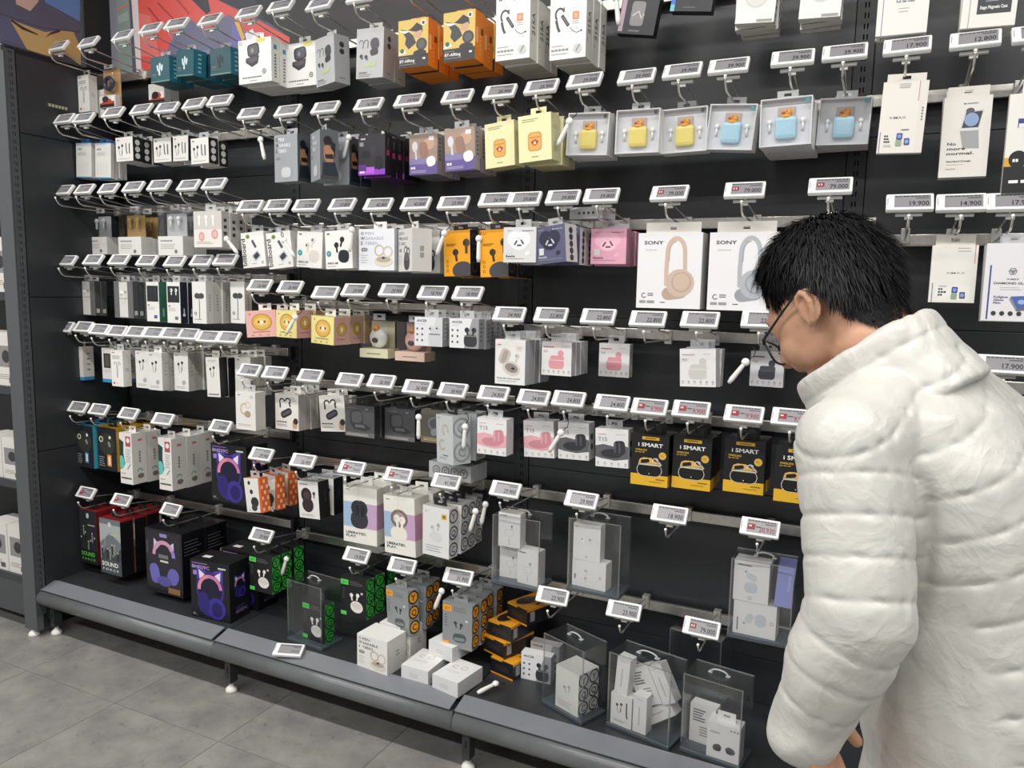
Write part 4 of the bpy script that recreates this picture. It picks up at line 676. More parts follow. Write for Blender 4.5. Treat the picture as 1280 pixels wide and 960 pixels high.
# ---- row 7
def force(green):
    def A(a):
        a.R(0, 0, 1, 1, '#2b2d30' if green else '#6f757a'); 
        if not green: a.P([(0, .55), (.5, .75), (1, .6), (1, .9), (0, .9)], '#a9adac'); a.P([(0, .2), (.3, .5), (.6, .3), (1, .5), (1, .15), (0, .1)], '#3f4346')
        for i in range(7): u = .1+.125*i+random.uniform(-.03, .03); v = random.uniform(.3, .62); a.B(u, v, .06, .3, '#8d8d86' if i % 2 else '#1d1f22', 0, .4); a.E(u, v+.1, .035, .02, '#b5aca0')
        a.R(.0, 0, 1, .26, '#1f2022' if green else '#4a4d50'); a.T('SOUND', .06, .14, .075, '#5fc04a' if green else '#f0efea', w=.78); a.T('F O R C E', .1, .06, .04, '#5fc04a' if green else '#dcdbd6', w=.75); a.E(.5, .9, .08, .05, '#c9ccd0'); a.R(.5, .72, .9, .735, '#c9c6a8')
    return A
K('soundg', .1, .213, .05, 'headset_carton', 'black headset box, green lettering', '#24262a', '#7d1c20', '#8d2226', art=force(True), tab='black')
K('soundforce', .115, .213, .055, 'headset_carton', 'grey-black headset box, white lettering', '#5a5f63', '#161516', '#7d1f24', art=force(False), sart=lambda a: (a.R(.96, 0, 1, 1, '#8d2428'), a.R(0, .97, 1, 1, '#8d2428')), tab='black')
def qfront(bg, hi, pods, dark):
    def A(a): a.R(.0, .80, .3, .93, hi); a.T('QCY', .05, .835, .05, dark, w=.2); a.lines(.36, .9, .5, 3, '#6a6d6a', .04, .012); a.R(.0, .02, .22, .12, hi); a.lines(.06, .7, .12, 5, '#5a5e5a', .06, .015); pods(a); a.R(.78, .62, .86, .67, '#cfcfcf')
    return A
def pods_w(a): bud(a, .42, .56, .2, '#f0efec', .15, '#cfcfcc'); bud(a, .66, .58, .2, '#f0efec', -.2, '#cfcfcc'); a.E(.62, .28, .24, .15, '#e6e3dd', -.1); a.E(.62, .31, .2, .08, '#d5d1ca', -.1)
def pods_k(a): bud(a, .44, .56, .16, '#3b4446', .25, '#23282a'); bud(a, .64, .54, .16, '#3b4446', -.25, '#23282a'); a.B(.58, .24, .44, .26, '#4c5254', .06, .45); a.B(.58, .21, .36, .10, '#7d8486', .06, .45)
K('qcygreen', .1, .128, .04, 'earbud_carton', 'black earbud box with green ringed side', '#17181a', '#34a53c', '#232526', art=qfront('', '#55cf56', pods_w, '#1d4a20'), sart=lambda a: qcy_rings(a, '#151816', '#151816', None, 1), tab='black')
K('qcygrey', .1, .138, .042, 'earbud_carton', 'grey earbud box with orange ringed side', '#8b8e90', '#8b8e90', '#85888a', art=qfront('', '#f0a02a', pods_k, '#6a4510'), sart=lambda a: qcy_rings(a, '#2c2620', '#2c2620', '#efa02a', 1), tab='grey')
# ---- right bay
def phones(a, u, v, s):
    f = a.W/a.H; a.B(u, v+.12*s*f, .26*s, .3*s, '#3b4a86', -.05, .15); a.E(u, v+.12*s*f, .09*s, .1*s*f, '#7d93d0'); a.B(u-.02*s, v-.2*s*f, .26*s, .3*s, '#93a68f', -.05, .15); a.B(u+.34*s, v-.14*s*f, .24*s, .32*s, '#3d4c84', .05, .15); a.E(u+.34*s, v-.14*s*f, .09*s, .1*s*f, '#8d9fd0')
def A(a): a.T('KMAX', .22, .48, .035, '#6e6d70', w=.36, bold=False); a.R(.80, .72, .815, 1, '#c4707c'); a.R(.04, .0, .055, .3, '#5c5c9a'); a.R(.83, 0, 1, 1, '#e0dad2'); [a.R(.9, .45+.04*i, .94, .475+.04*i, '#77777a') for i in range(5)]; a.lines(.36, .96, .25, 3, '#a09c98', .025, .008); a.T('Auto', .14, .23, .022, '#33323a'); a.T('Hinge', .14, .19, .022, '#33323a'); a.T('Guard+', .14, .15, .022, '#33323a'); a.lines(.14, .11, .2, 2, '#b5b0aa', .02, .006); phones(a, .48, .2, .5); a.lines(.5, .32, .2, 1, '#77777a')
K('kmax', .087, .148, .02, 'phone_case_carton', 'cream flip phone case box, red stripe', '#e3dfd8', '#cfcac2', art=A, tab='pale', th=.018); 
def A(a): a.T('XMAX', .34, .5, .035, '#8a8886', w=.42, bold=False); a.R(.93, .68, .945, 1, '#c4606c'); a.R(.06, .0, .075, .34, '#4a4a86'); a.R(.14, .03, .9, .3, '#ebe8e2'); a.lines(.56, .94, .3, 2, '#a9a5a0', .05, .012); a.T('Ring', .2, .22, .03, '#33323a'); a.T('Palette', .2, .17, .03, '#33323a'); a.T('Case', .2, .12, .03, '#33323a'); phones(a, .56, .18, .5); a.lines(.2, .28, .22, 1, '#99979a')
K('kmax2', .087, .123, .02, 'phone_case_carton', 'cream ring phone case box', '#e6e3dc', '#cfcac2', art=A, tab='pale', th=.022)
def A(a):
    a.P([(.46, .82), (.84, .83), (.76, .6), (.38, .6)], '#cfcecb'); a.P([(.48, .80), (.82, .81), (.75, .61), (.41, .61)], '#3b4048'); a.E(.56, .82, .09, .035, '#55585c'); a.E(.60, .71, .15, .085, '#8d9fc4', .2); a.P([(.36, .6), (.78, .6), (.78, .575), (.36, .575)], '#d8d7d4'); a.P([(.38, .575), (.76, .575), (.8, .35), (.46, .36)], '#9fa0a1')
    for i, t in enumerate(('No', 'more', 'normal.')): a.T(t, .14, .40-.06*i, .036, '#38383c', w=(.18, .38, .56)[i])
    a.T('Standard Design', .14, .19, .02, '#55555a', w=.52); a.lines(.14, .155, .5, 1, '#b5b2ad', h=.005); a.lines(.14, .10, .22, 1, '#a9a6a0', h=.008); a.E(.44, .91, .02, .01, '#55555a'); a.lines(.48, .905, .25, 1, '#99979a')
K('nomore', .089, .166, .016, 'phone_case_carton', 'pale box picturing grey flip phone', '#dfdbd4', '#cdc8c0', art=A, tab='pale', th=.022)
def A(a):
    a.R(.09, .02, .12, .72, '#4a4a94'); a.O(.50, .64, .07, .015, '#55555a', 6); a.P([(.43, .66), (.57, .66), (.5, .60)], '#8a8a8e'); a.T('X-MAX', .4, .53, .022, '#55555a', w=.22); a.T('DIAMOND GLASS', .18, .475, .028, '#38383c', w=.66); a.lines(.3, .43, .4, 2, '#b5b5b5', .025, .006)
    for i, t in enumerate(('Fullglue', 'Glass', 'Film')): a.T(t, .2, .30-.038*i, .025, '#3c3c78', w=(.25, .18, .13)[i])
    a.P([(.5, .32), (.8, .33), (.95, .2), (.62, .17)], '#4d6aa8'); a.P([(.5, .32), (.62, .17), (.62, .13), (.48, .28)], '#8d9098'); a.P([(.62, .17), (.95, .2), (.95, .165), (.62, .13)], '#6a6d78'); a.E(.7, .25, .07, .03, '#9db4dc'); [a.E(.22+.15*i, .1, .045, .03, '#3a3a3e', n=12) for i in range(6)]; a.T('SM', .72, .9, .02, '#99979a')
K('diamond', .1, .16, .02, 'screen_film_carton', 'white glass film box, diamond emblem', '#e3e2e4', '#c3c1bf', art=A, tab='clear', th=.02)
def A(a): a.R(.4, .52, .52, 1, '#8f7a80'); a.R(.56, .56, .7, 1, '#8d9a94'); a.E(.46, .72, .05, .1, '#c9a8a2'); a.R(.1, .0, .115, .88, '#7d7aa8'); a.T('Full Set Glass', .36, .4, .035, '#44444a', w=.36); a.lines(.42, .32, .26, 2, '#b5b2ad', .04, .01)
K('film', .097, .16, .016, 'screen_film_carton', 'white film box picturing two phones', '#e6e4df', '#cfccc4', art=A, tab='clear')
def A(a): a.P([(.3, .5), (.62, .52), (.66, 1), (.3, 1)], '#6a7fae'); a.E(.72, .66, .18, .16, '#93a9d6'); a.R(.28, .18, .9, .40, '#33353c'); a.T('Stage Magnetic Case', .33, .25, .045, '#f0efea', w=.5); a.lines(.42, .35, .3, 1, '#9a9a9e'); a.R(.14, 0, .15, 1, '#77757c')
K('stage', .096, .14, .022, 'phone_case_carton', 'white phone case box, dark title band', '#e6e3dc', '#cfccc4', art=A, tab='clear')
def A(a): a.R(0, 0, 1, .27, '#222224'); a.R(0, .27, 1, .36, '#dba32c'); a.E(.26, .34, .18, .09, '#222226'); a.T('24E', .16, .315, .03, '#e9e9e6'); a.R(.2, .66, .9, .75, '#3b4488'); a.R(.22, .66, .88, .70, '#e6e6ea'); a.T('GODEX', .3, .85, .035, '#44446a', w=.6); a.T('Genuine', .12, .1, .03, '#f0f0ee', w=.7); a.O(.6, .5, .26, .02, '#b5b3ae', 3); a.lines(.4, .81, .3, 1)
K('gobox', .09, .196, .02, 'screen_film_carton', 'tall white film box with black foot', '#e6e4de', '#cfccc4', art=A, tab='white')
# ---- loose goods on the base shelf and in safe boxes
def A(a): a.B(.5, .42, .42, .3, '#c9c9c9', 0, .4); a.B(.5, .42, .36, .24, '#dcdbd8', 0, .4); bud(a, .62, .62, .12, '#5a5a5c'); a.R(.49, .08, .51, .26, '#9a9a9a'); a.R(.06, .9, .4, .93, '#66666a')
K('podbox', .068, .1, .04, 'earbud_carton', 'small white box picturing earbud case', '#dddbd8', '#cfcdc9', art=A, tab=None)
def A(a): bud(a, .36, .58, .2, '#e9e9e8', .1, '#333333'); bud(a, .64, .58, .2, '#d5d5d4', -.1, '#333333'); a.O(.5, .1, .03, .015, '#999999', 8); a.R(.06, .9, .16, .92, '#66666a')
K('probox', .079, .102, .035, 'earbud_carton', 'white box picturing two earbuds', '#e0dedb', '#d0ceca', art=A, tab=None)
def A(a): bud(a, .42, .62, .14, '#cfcfce', 0, '#333333'); bud(a, .42, .34, .14, '#cfcfce', 0, '#333333'); a.lines(.06, .4, .06, 3, '#66666a', .06, .04); a.O(.84, .45, .03, .015, '#999999', 8)
K('prowide', .1, .076, .04, 'earbud_carton', 'white box lying on its side', '#e0dedb', '#d0ceca', art=A, tab=None)
def A(a): bud(a, .36, .74, .16, '#cfd2d6', .15, '#333333'); a.B(.52, .62, .3, .2, '#c6cace', -.4, .4); a.B(.5, .36, .38, .32, '#c3c7cc', 0, .4); a.R(.1, .88, .5, .91, '#77777a'); a.O(.48, .1, .05, .015, '#99999a', 10)
K('podgrey', .085, .103, .05, 'earbud_carton', 'white box picturing pale grey case', '#dfdedb', '#b9b8b4', art=A, tab=None)
K('bluebook', .04, .103, .07, 'earbud_carton', 'periwinkle blue side of a box', '#8f96cf', '#8189c4', '#7a80b8', art=lambda a: a.R(.65, .4, .8, .8, '#a3a9da'), tab=None)
def A(a): a.O(.3, .62, .09, .03, '#b7a78f', 12, 40, 330); a.O(.62, .66, .1, .03, '#c9b79c', 12); a.lines(.15, .4, .6, 2, '#c5c5c5', .06, .02)
K('flatear', .092, .044, .118, 'earbud_carton', 'white flat ear-cuff box', '#d9d9d9', '#c9c9c9', '#e3e3e2', art=lambda a: a.lines(.3, .5, .4, 2, '#b9b9b9', .15, .05), sart=lambda a: [a.O(.15+.23*i, .5, .07, .012, '#b5b5b5', 10) for i in range(4)], tart=A, tab=None)
def A(a): a.R(0, 0, 1, .1, '#e09a22'); a.R(0, .9, .5, 1, '#e09a22'); a.B(.5, .5, .6, .2, '#2b2a2c', 0, .3)
def T_(a): a.E(.35, .4, .26, .3, '#2e2a24'); a.E(.5, .72, .2, .14, '#3a342a'); a.L([(.5, .5), (.75, .6), (.85, .4)], .1, '#2e2a24')
K('ylflat', .086, .05, .128, 'earbud_carton', 'amber and black box lying flat', '#1d1c1e', '#242326', '#e8a02a', art=A, sart=lambda a: (a.R(0, .85, 1, 1, '#e09a22'), a.R(.1, .2, .25, .8, '#9a9a9e')), tart=T_, tab=None)
def A(a): a.T('SONY', .1, .72, .045, '#44444a', w=.3); a.E(.32, .32, .14, .1, '#55545a', .5); a.E(.72, .32, .15, .1, '#55545a', -.2); a.E(.36, .28, .08, .06, '#3a393e'); a.E(.68, .28, .08, .06, '#3a393e'); a.R(.7, .88, .75, .92, '#77777a'); a.R(.8, .88, .85, .92, '#77777a'); a.R(.9, .88, .95, .92, '#77777a')
K('sonysmall', .08, .09, .045, 'earbud_carton', 'white box picturing dark earbuds', '#e6e4e2', '#d2d0cc', art=A, tab='white', th=.024)
def A(a): wired(a, .4, .68, .2, '#33333a'); a.L([(.75, .8), (.76, .4), (.8, .3)], .06, '#33333a'); a.lines(.15, .16, .6, 2, '#9a9a9a')
K('smallear', .062, .085, .035, 'earphone_carton', 'little white earphone box', '#dedcd8', '#cbc9c4', art=A, tab=None)
K('smallplain', .038, .1, .034, 'earphone_carton', 'little plain white box', '#e0dedb', '#d0ceca', art=lambda a: (a.R(.42, .2, .5, .7, '#b0aeaa'), a.lines(.2, .9, .5, 1, '#aaa8a4')), sart=lambda a: a.lines(.3, .5, .4, 5, '#b5b3ae', .06, .03), tab=None)
def A(a): a.lines(.12, .85, .5, 5, '#6a6a6c', .07, .035); a.lines(.4, .42, .45, 4, '#8d8d8d', .07, .03)
K('smallback', .066, .1, .034, 'earphone_carton', 'little white box showing its printed back', '#dedcd8', '#d0ceca', art=A, tab=None)
K('qcylying', .15, .05, .09, 'earbud_carton', 'silver box with ringed letters lying flat', '#b5b7b8', '#a9abac', '#8f9192', art=lambda a: [(a.O(.18+.22*i, .5, .085, .02, '#5a5b5c', 14), a.T('QCYY'[i], .18+.22*i, .5-.085*a.W/a.H*.5, .085*a.W/a.H*1., '#5a5b5c', al='c')) for i in range(4)], tab=None)
K('beetletop', .1, .03, .07, 'earbud_carton', 'white dotted box lying across the hooks', '#cfcfcf', '#c9c9c9', '#dcdcdc', art=lambda a: [a.E(.3+.14*i, .5, .035, .035*a.W/a.H, '#3a3a40', n=10) for i in range(5)], tab=None)

K('qcysmall', .084, .118, .039, 'earbud_carton', 'white earbud box with black ringed letters', '#dcdbd5', '#cfcec8', '#c5c4be', art=lambda a: (bud(a, .4, .56, .2, '#b5b5b5', .3, '#77777a'), bud(a, .6, .6, .2, '#b9b9b9', -.1, '#77777a'), a.lines(.12, .2, .7, 3, '#a5a5a5', .05, .012)), sart=lambda a: qcy_rings(a, '#3c3c3e', '#3c3c3e'), tab=None)

K('owsbig', .115, .106, .088, 'earbud_carton', 'white open-ear earbud box', '#e6e4e0', '#d8d5d0', '#e6e4e0', art=ows('#e6e4e0', '#66666c', pod_gold), sart=lambda a: a.lines(.45, .55, .2, 2, '#a5a3a0', .1, .05), tab='white')
# ================================================================== special packs (real depth, clear shells)
def shell(w, h, d, z0=0, m=None, t=.0012, back=True):
    """thin clear box, open underside"""
    b = MB(); m = m or CLEAR; y0, y1 = -d/2, d/2
    b.box((-w/2, y0, z0), (w/2, y0+t, h), m); b.box((-w/2, y0+t, z0), (-w/2+t, y1, h), m); b.box((w/2-t, y0+t, z0), (w/2, y1, h), m); b.box((-w/2+t, y0+t, h-t), (w/2-t, y1, h), m)
    if back: b.box((-w/2+t, y1-t, z0), (w/2-t, y1, h-t), m)
    return b
def put_bud(b, x, y, z, s, m, lean=0):
    b.ball((x, y, z), (s*.34, s*.3, s*.36), m, 10, 6); b.tube([(x, y, z-s*.1), (x+lean*s, y, z-s*1.2)], s*.16, m, 8)
def duckbox(col, w=.112, h=.106, d=.045):
    def f():
        ps = []; W = mat('#dedede', .4); b = MB(); t = .0025
        b.box((-w/2, d/2-t, 0), (w/2, d/2, h), W); b.box((-w/2, -d/2, 0), (-w/2+t, d/2-t, h), W); b.box((w/2-t, -d/2, 0), (w/2, d/2-t, h), W); b.box((-w/2+t, -d/2, 0), (w/2-t, d/2-t, t), W); b.box((-w/2+t, -d/2, h-t), (w/2-t, d/2-t, h), W)
        ps.append(('earbud_carton', b.mesh('earbud_carton')))
        b = MB(); yi = -d/2+.014; b.box((-w/2+t, yi, t), (w/2-t, yi+.002, h-t), mat('#d3d4d8', .5)); ps.append(('insert', b.mesh('insert')))
        b = MB(); b.bbox((-.019, yi-.004, .058), (.019, yi+.001, .088), mat('#b9a79a', .5), .002); ps.append(('window', b.mesh('window')))
        b = MB(); b.bbox((-.0235, yi-.013, .016), (.0235, yi+.006, .066), mat(col, .35), .0085); b.box((-.008, yi-.0123, .046), (.008, yi-.0119, .0465), mat('#8d8d7a', .5)); b.box((-.009, yi-.0123, .0265), (.009, yi-.0119, .0275), mat('#8d8d7a', .5)); ps.append(('earbud_case', b.mesh('earbud_case')))
        b = MB(); O = mat('#e8a02c', .4); b.ball((.004, yi-.006, .074), (.0085, .007, .0085), O); b.ball((0, yi-.006, .066), (.013, .008, .006), O); b.ball((-.006, yi-.010, .074), (.005, .004, .0025), mat('#c9641c', .4)); b.ball((.002, yi-.0125, .0765), .0014, mat('#2a1c10', .4), 8, 5); ps.append(('duck', b.mesh('duck')))
        for sx in (-1, 1):
            b = MB(); put_bud(b, sx*.036, yi-.003, .056, .018, mat('#efefee', .3), 0); ps.append(('earbud', b.mesh('earbud')))
        b = MB(); b.box((-w/2+.0005, -d/2-.0008, .0005), (w/2-.0005, -d/2-.0002, h-.0005), CLEAR); ps.append(('clear_front', b.mesh('clear_front')))
        b = MB(); b.box((w/2-.015, -d/2-.0011, h-.014), (w/2-.007, -d/2-.0009, h-.005), mat('#3f8f96' if col == '#a9cfe0' else '#33343a', .4)); ps.append(('sticker', b.mesh('sticker')))
        ps.append(('hang_tab', tab_mesh('clear', h, .02, w, d))); return ps
    return f
K('duckyellow', .112, .106, .045, 'earbud_carton', 'white window box with yellow duck case'); SPECIAL['duckyellow'] = duckbox('#e6d472')
K('duckblue', .112, .106, .045, 'earbud_carton', 'white window box with sky-blue duck case'); SPECIAL['duckblue'] = duckbox('#a9cfe0')
def clearpack(inner):
    def f():
        w, h, d = .122, .158, .05; b = MB(); b.box((-w/2, -d/2, 0), (w/2, d/2, .066), mat('#e2e0dc', .4)); ps = [('earphone_carton', b.mesh('earphone_carton'))]
        ps.append(('clear_shell', shell(w-.006, h, d-.004, .0665).mesh('clear_shell')))
        b = MB(); b.box((-w/2+.012, .006, .067), (w/2-.012, .008, h-.012), mat(inner, .5)); ps.append(('inner_card', b.mesh('inner_card')))
        for sx in (-1, 1): b = MB(); put_bud(b, sx*.02, -.004, .128, .026, mat('#e9e9e8', .3) if inner != '#a98a56' else mat('#c9a85c', .3)); ps.append(('earbud', b.mesh('earbud')))
        a = Art(w, .066, front_put(w, .066, d)); a.T('TYPE-C EARPHONE', .1, .72, .08, '#8a8a8a', w=.5); a.lines(.1, .55, .6, 3, '#b9b8b4', .1, .04); a.E(.72, .2, .06, .1, '#77777a'); ps.append(('front_print', a.mesh('front_print')))
        a = Art(d, .066, right_put(w, .066, d)); [a.R(.2+.2*i, .15, .23+.2*i, .8, '#c0bfba') for i in range(4)]; ps.append(('side_print', a.mesh('side_print')))
        ps.append(('hang_tab', tab_mesh('clear', h, .02, w, d))); return ps
    return f
K('clearpack', .122, .158, .05, 'earphone_carton', 'white-footed clear pack with white buds'); SPECIAL['clearpack'] = clearpack('#b5b7b9')
K('clearpackb', .122, .158, .05, 'earphone_carton', 'white-footed clear pack with brown card'); SPECIAL['clearpackb'] = clearpack('#a98a56')
def clearduck(base, egg, card):
    def f():
        w, h, d = .105, .12, .06; b = MB(); b.box((-w/2-.001, -d/2-.001, 0), (w/2+.001, d/2+.001, .028), mat(base, .45)); ps = [('earbud_carton', b.mesh('earbud_carton'))]
        ps.append(('clear_shell', shell(w-.004, h, d-.004, .0285).mesh('clear_shell')))
        b = MB(); b.box((-w/2+.008, d/2-.009, .029), (w/2-.008, d/2-.007, h-.006), mat(card, .5)); ps.append(('inner_card', b.mesh('inner_card')))
        b = MB(); b.ball((0, -.004, .062), (.033, .018, .032), mat(egg, .3), 20, 12); ps.append(('earbud_case', b.mesh('earbud_case')))
        b = MB(); b.ball((-.002, -.021, .055), (.012, .004, .0085), mat('#33343a', .3), 14, 8); ps.append(('emblem', b.mesh('emblem')))
        b = MB(); O = mat('#dd9c40', .4); b.ball((-.003, -.012, .092), (.012, .010, .0115), O); b.ball((-.003, -.022, .089), (.006, .005, .003), mat('#c96a24', .4)); ps.append(('duck', b.mesh('duck')))
        a = Art(w, .028, front_put(w, .028, d+.002)); a.R(.25, .4, .75, .52, '#8d8a7a'); ps.append(('front_print', a.mesh('front_print'))); ps.append(('hang_tab', tab_mesh('clear', h, .018, w, d))); return ps
    return f
K('clearduck_c', .107, .12, .062, 'earbud_carton', 'clear box on cream foot, white egg case'); SPECIAL['clearduck_c'] = clearduck('#ddd9b6', '#ecebe7', '#bdb79c')
K('clearduck_p', .107, .12, .062, 'earbud_carton', 'clear box on pink foot, pink egg case'); SPECIAL['clearduck_p'] = clearduck('#ddbfae', '#dfb3a2', '#a88c80')
def blister():
    w, h, d = .092, .142, .03; b = MB(); b.box((-w/2, d/2-.002, 0), (w/2, d/2, h), mat('#b08a5c', .5), dict(right=mat('#8f7350', .5))); ps = [('earphone_pack', b.mesh('earphone_pack'))]
    b = MB(); b.bbox((-w/2+.004, -d/2, .05), (w/2-.004, d/2-.0022, h-.018), CLEAR, .006); ps.append(('blister', b.mesh('blister')))
    b = MB(); b.tube([(.004+.020*math.cos(t), -.004, .088+.020*math.sin(t)) for t in np.linspace(0, 2*math.pi, 17)], .007, mat('#26304c', .3), 8, False); ps.append(('coil', b.mesh('coil')))
    b = MB(); b.bbox((-w/2+.003, -d/2+.004, .002), (w/2-.003, d/2-.0022, .046), mat('#d8d5cf', .35), .003); ps.append(('lower_pack', b.mesh('lower_pack')))
    a = Art(w-.006, .044, lambda u, v, k: ((u-.5)*(w-.006), -d/2+.0038-.00004*k, .002+v*.044)); a.R(.05, .05, .95, .4, '#221f22'); a.P([(.05, .3), (.5, .8), (.95, .5), (.95, .3)], '#b4452f'); a.E(.4, .7, .2, .25, '#30302c'); a.R(.78, .5, .95, .9, '#efece6'); ps.append(('front_print', a.mesh('front_print')))
    ps.append(('hang_tab', tab_mesh('clear', h, .012, w, d))); return ps
K('blister', .092, .142, .03, 'earphone_pack', 'brown card pack with coiled dark earphones'); SPECIAL['blister'] = blister
# safe box: clear acrylic box on a grey foot with carrying loop
def safebox():
    w, h, d = .148, .205, .092; b = MB(); b.bbox((-w/2-.002, -d/2-.002, 0), (w/2+.002, d/2+.002, .010), mat('#4a5258', .3), .002); ps = [('safe_box', b.mesh('safe_box'))]
    ps.append(('clear_shell', shell(w, h, d, .0105, ACRYL, .0022).mesh('clear_shell')))
    b = MB(); b.tube([(.022*math.cos(t), 0, h+.0012+.010*math.sin(t)) for t in np.linspace(0, math.pi, 11)], .0022, mat('#b5b7b8', .25), 6); b.box((-.027, -.005, h), (-.017, .005, h+.002), mat('#b5b7b8', .25)); b.box((.017, -.005, h), (.027, .005, h+.002), mat('#b5b7b8', .25)); ps.append(('carry_loop', b.mesh('carry_loop')))
    EM = clear_mat('edge_acrylic', (.8, .82, .84), .3, .25)
    for x in (-w/2+.0012, w/2-.0012): b = MB(); b.box((x-.0014, -d/2-.0004, .0105), (x+.0014, -d/2+.0024, h), EM); ps.append(('edge', b.mesh('edge')))
    for y in (-d/2+.001, d/2-.001): b = MB(); b.box((-w/2, y-.0013, h-.002), (w/2, y+.0013, h+.0004), EM); ps.append(('edge', b.mesh('edge')))
    return ps
K('safebox', .152, .205, .096, 'safe_box', 'clear acrylic anti-theft box', cat='case'); SPECIAL['safebox'] = safebox
# white tethered tag-stick (looks like a toothbrush-shaped earbud) with a black cord
def dongle():
    b = MB(); W = mat('#efeeea', .35); b.tube([(0, 0, 0), (0, 0, .012), (0, 0, .05), (0, 0, .062)], [.0045, .0065, .0055, .004], W, 10); b.ball((0, 0, .064), (.010, .008, .010), W, 12, 8); ps = [('security_tag', b.mesh('security_tag'))]
    b = MB(); b.tube([(0, .002, .07), (.006, .006, .086), (.0, .012, .098), (-.012, .022, .1), (-.02, .03, .092)], .0012, mat('#1d1d1f', .5), 6); ps.append(('cord', b.mesh('cord'))); return ps
K('dongle', .02, .08, .02, 'security_tag', 'white security tag stick on black cord', cat='tag'); SPECIAL['dongle'] = dongle
